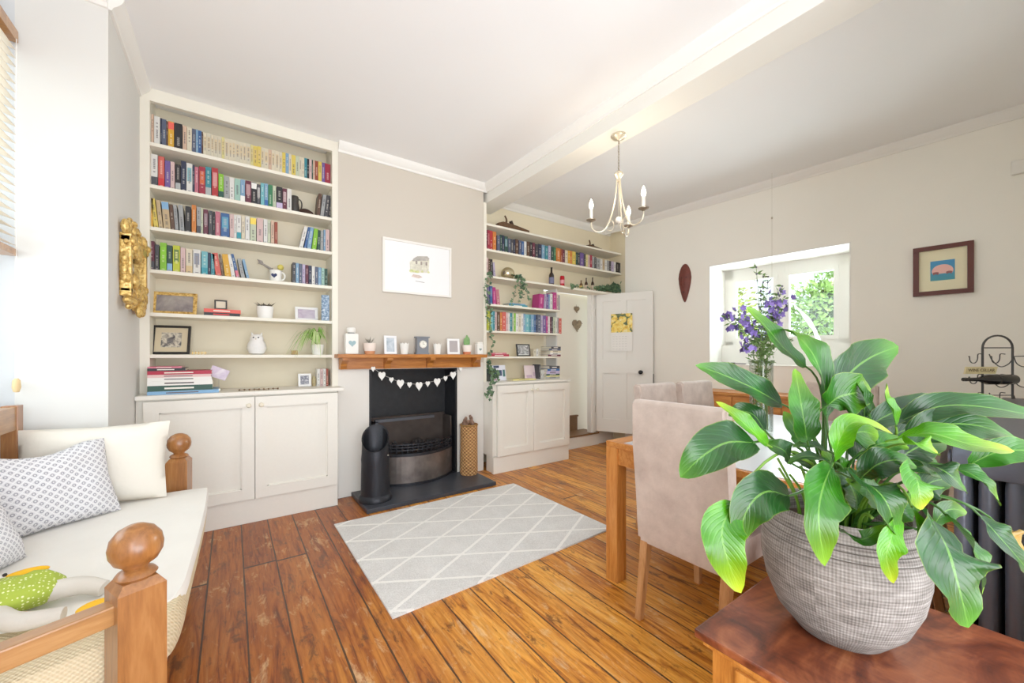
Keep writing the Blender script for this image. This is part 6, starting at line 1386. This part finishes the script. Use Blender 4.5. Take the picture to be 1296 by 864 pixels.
# toy duck in green dress lying on the bed
dk = thing('plush_duck', 'white plush duck in a green spotted dress lying on the daybed', 'soft toy', (-.47, 1.60, SHZ), math.radians(10))
WHP = mat((236, 234, 230), .95, bump=.5, bscale=80, name='white_plush'); OR = mat((246, 186, 30), .8, bump=.2, bscale=60, name='yellow_felt')
b = MB().use(M['polka']); b.sph(0, 0, .042, .075, 24, sx=1.35, sy=.95, sz=.56)
for v in b.bm.verts: v.co += Vector((0, 0, .012*noise.noise(v.co*25)))
mz = min(v.co.z for v in b.bm.verts)
for v in b.bm.verts: v.co.z -= mz
b.build('spotted_dress', parent=dk, smooth=True)
b = MB().use(WHP); b.sph(-.06, .10, .042, .045, 20, sz=.93); b.sph(-.03, .06, .045, .03, 16); b.build('head', parent=dk, smooth=True)
b = MB().use(OR); b.sph(.01, .125, .05, .022, 16, sx=2.2, sz=.6, sy=.8, mtx=rotz(.15)); b.build('beak', parent=dk, smooth=True)
b = MB().use(M['black']); b.sph(-.02, .085, .075, .005, 8); b.build('eye', parent=dk, smooth=True)
b = MB().use(mat((206, 200, 190), .9, bump=.3, bscale=30))
b.tube(crom([(.03, -.02, .04), (.12, -.03, .035), (.17, -.06, .02)], 6), .028, 12, r2=.02); b.tube(crom([(-.03, -.04, .035), (.02, -.12, .025), (.10, -.15, .02)], 6), .026, 12, r2=.018); b.build('leg', parent=dk, smooth=True)
b = MB().use(OR); b.sph(.16, -.145, .013, .03, 14, sx=1.4, sz=.4); b.build('foot', parent=dk, smooth=True)
b = MB().use(WHP); b.tube(crom([(-.05, 0, .06), (-.12, -.04, .03), (-.15, -.10, .02)], 5), .02, 10, r2=.012); b.build('wing', parent=dk, smooth=True)

# blind with cord
t = thing('venetian_blind', 'wooden slatted venetian blind in the bay window at the left edge', 'blind', (-.81, 1.95, 0))
b = MB().use(mat((226, 214, 196), .6))
zz = 1.70; 
while zz < 2.60:
    b.box(-.024, -.70, -.0012, .024, .775, .0012, T(0, 0, zz) @ Matrix.Rotation(.35, 4, 'Y')); zz += .038
b.build('slats', parent=t)
b = MB().use(M['pineX']); b.box(-.022, -.70, 1.645, .028, .778, 1.675, bev=.003); b.build('bottom_rail', parent=t)
MB().use(M['pineX']).box(-.025, -.70, 2.60, .03, .778, 2.65).build('head_rail', parent=t)
b = MB().use(M['paper']); b.tube([(.034, .745, 2.6), (.034, .745, 1.10)], .0015, 5); b.tube([(.034, -.5, 2.6), (.034, -.5, 1.68)], .0015, 5); cd = b.build('cord', parent=t)
b = MB().use(mat((220, 190, 140), .5)); b.lathe([(.005, 1.10), (.012, 1.09), (.014, 1.06), (.009, 1.04), (.001, 1.038)], 16, T(.034, .745, 0)); b.build('cord_acorn', parent=cd, smooth=True)

# ================================================================ LIGHT
w = bpy.data.worlds.new('world'); sc.world = w; w.use_nodes = True; nt = w.node_tree; bg = nt.nodes['Background']
sky = nt.nodes.new('ShaderNodeTexSky'); sky.sky_type = 'HOSEK_WILKIE'; sky.turbidity = 5; sky.ground_albedo = .6; sky.sun_direction = Vector((-.6, .2, .7)).normalized()
mx = nt.nodes.new('ShaderNodeMixRGB'); mx.inputs[0].default_value = .9; mx.inputs[2].default_value = (.86, .93, 1.0, 1); nt.links.new(sky.outputs[0], mx.inputs[1]); nt.links.new(mx.outputs[0], bg.inputs[0]); bg.inputs[1].default_value = 1.25
def area(name, loc, size, rot, e, col=(1, 1, 1)):
    l_ = bpy.data.lights.new(name, 'AREA'); l_.shape = 'RECTANGLE'; l_.size, l_.size_y = size; l_.energy = e; l_.color = col; o = bpy.data.objects.new(name, l_); COL.objects.link(o); o.location = loc; o.rotation_euler = rot; return o
area('bay_daylight', (-1.25, 1.95, 1.95), (1.2, 1.4), (0, -PI/2, 0), 10, (.95, .98, 1))
area('window_daylight', (5.25, 1.75, 1.8), (1.1, .8), (0, PI/2+.3, 0), 40, (.95, .98, 1))
area('room_fill', (-1.1, -1.5, 1.8), (3.2, 2.2), (PI/2, 0, -.95), 52, (.93, .97, 1))  # added soft fill behind the camera, no real source; brightens the right wall
area('ceiling_fill', (1.0, -1.4, .8), (2.6, 1.6), (PI-.85, 0, -.5), 44, (.93, .96, 1))  # added fill lamp behind the camera, turned upwards to brighten the ceiling
sc.view_settings.view_transform = 'Standard'; sc.view_settings.look = 'None'; sc.view_settings.exposure = 1.04; sc.view_settings.gamma = 1.12
sc.cycles.max_bounces = 10; sc.cycles.diffuse_bounces = 6; sc.cycles.transparent_max_bounces = 12
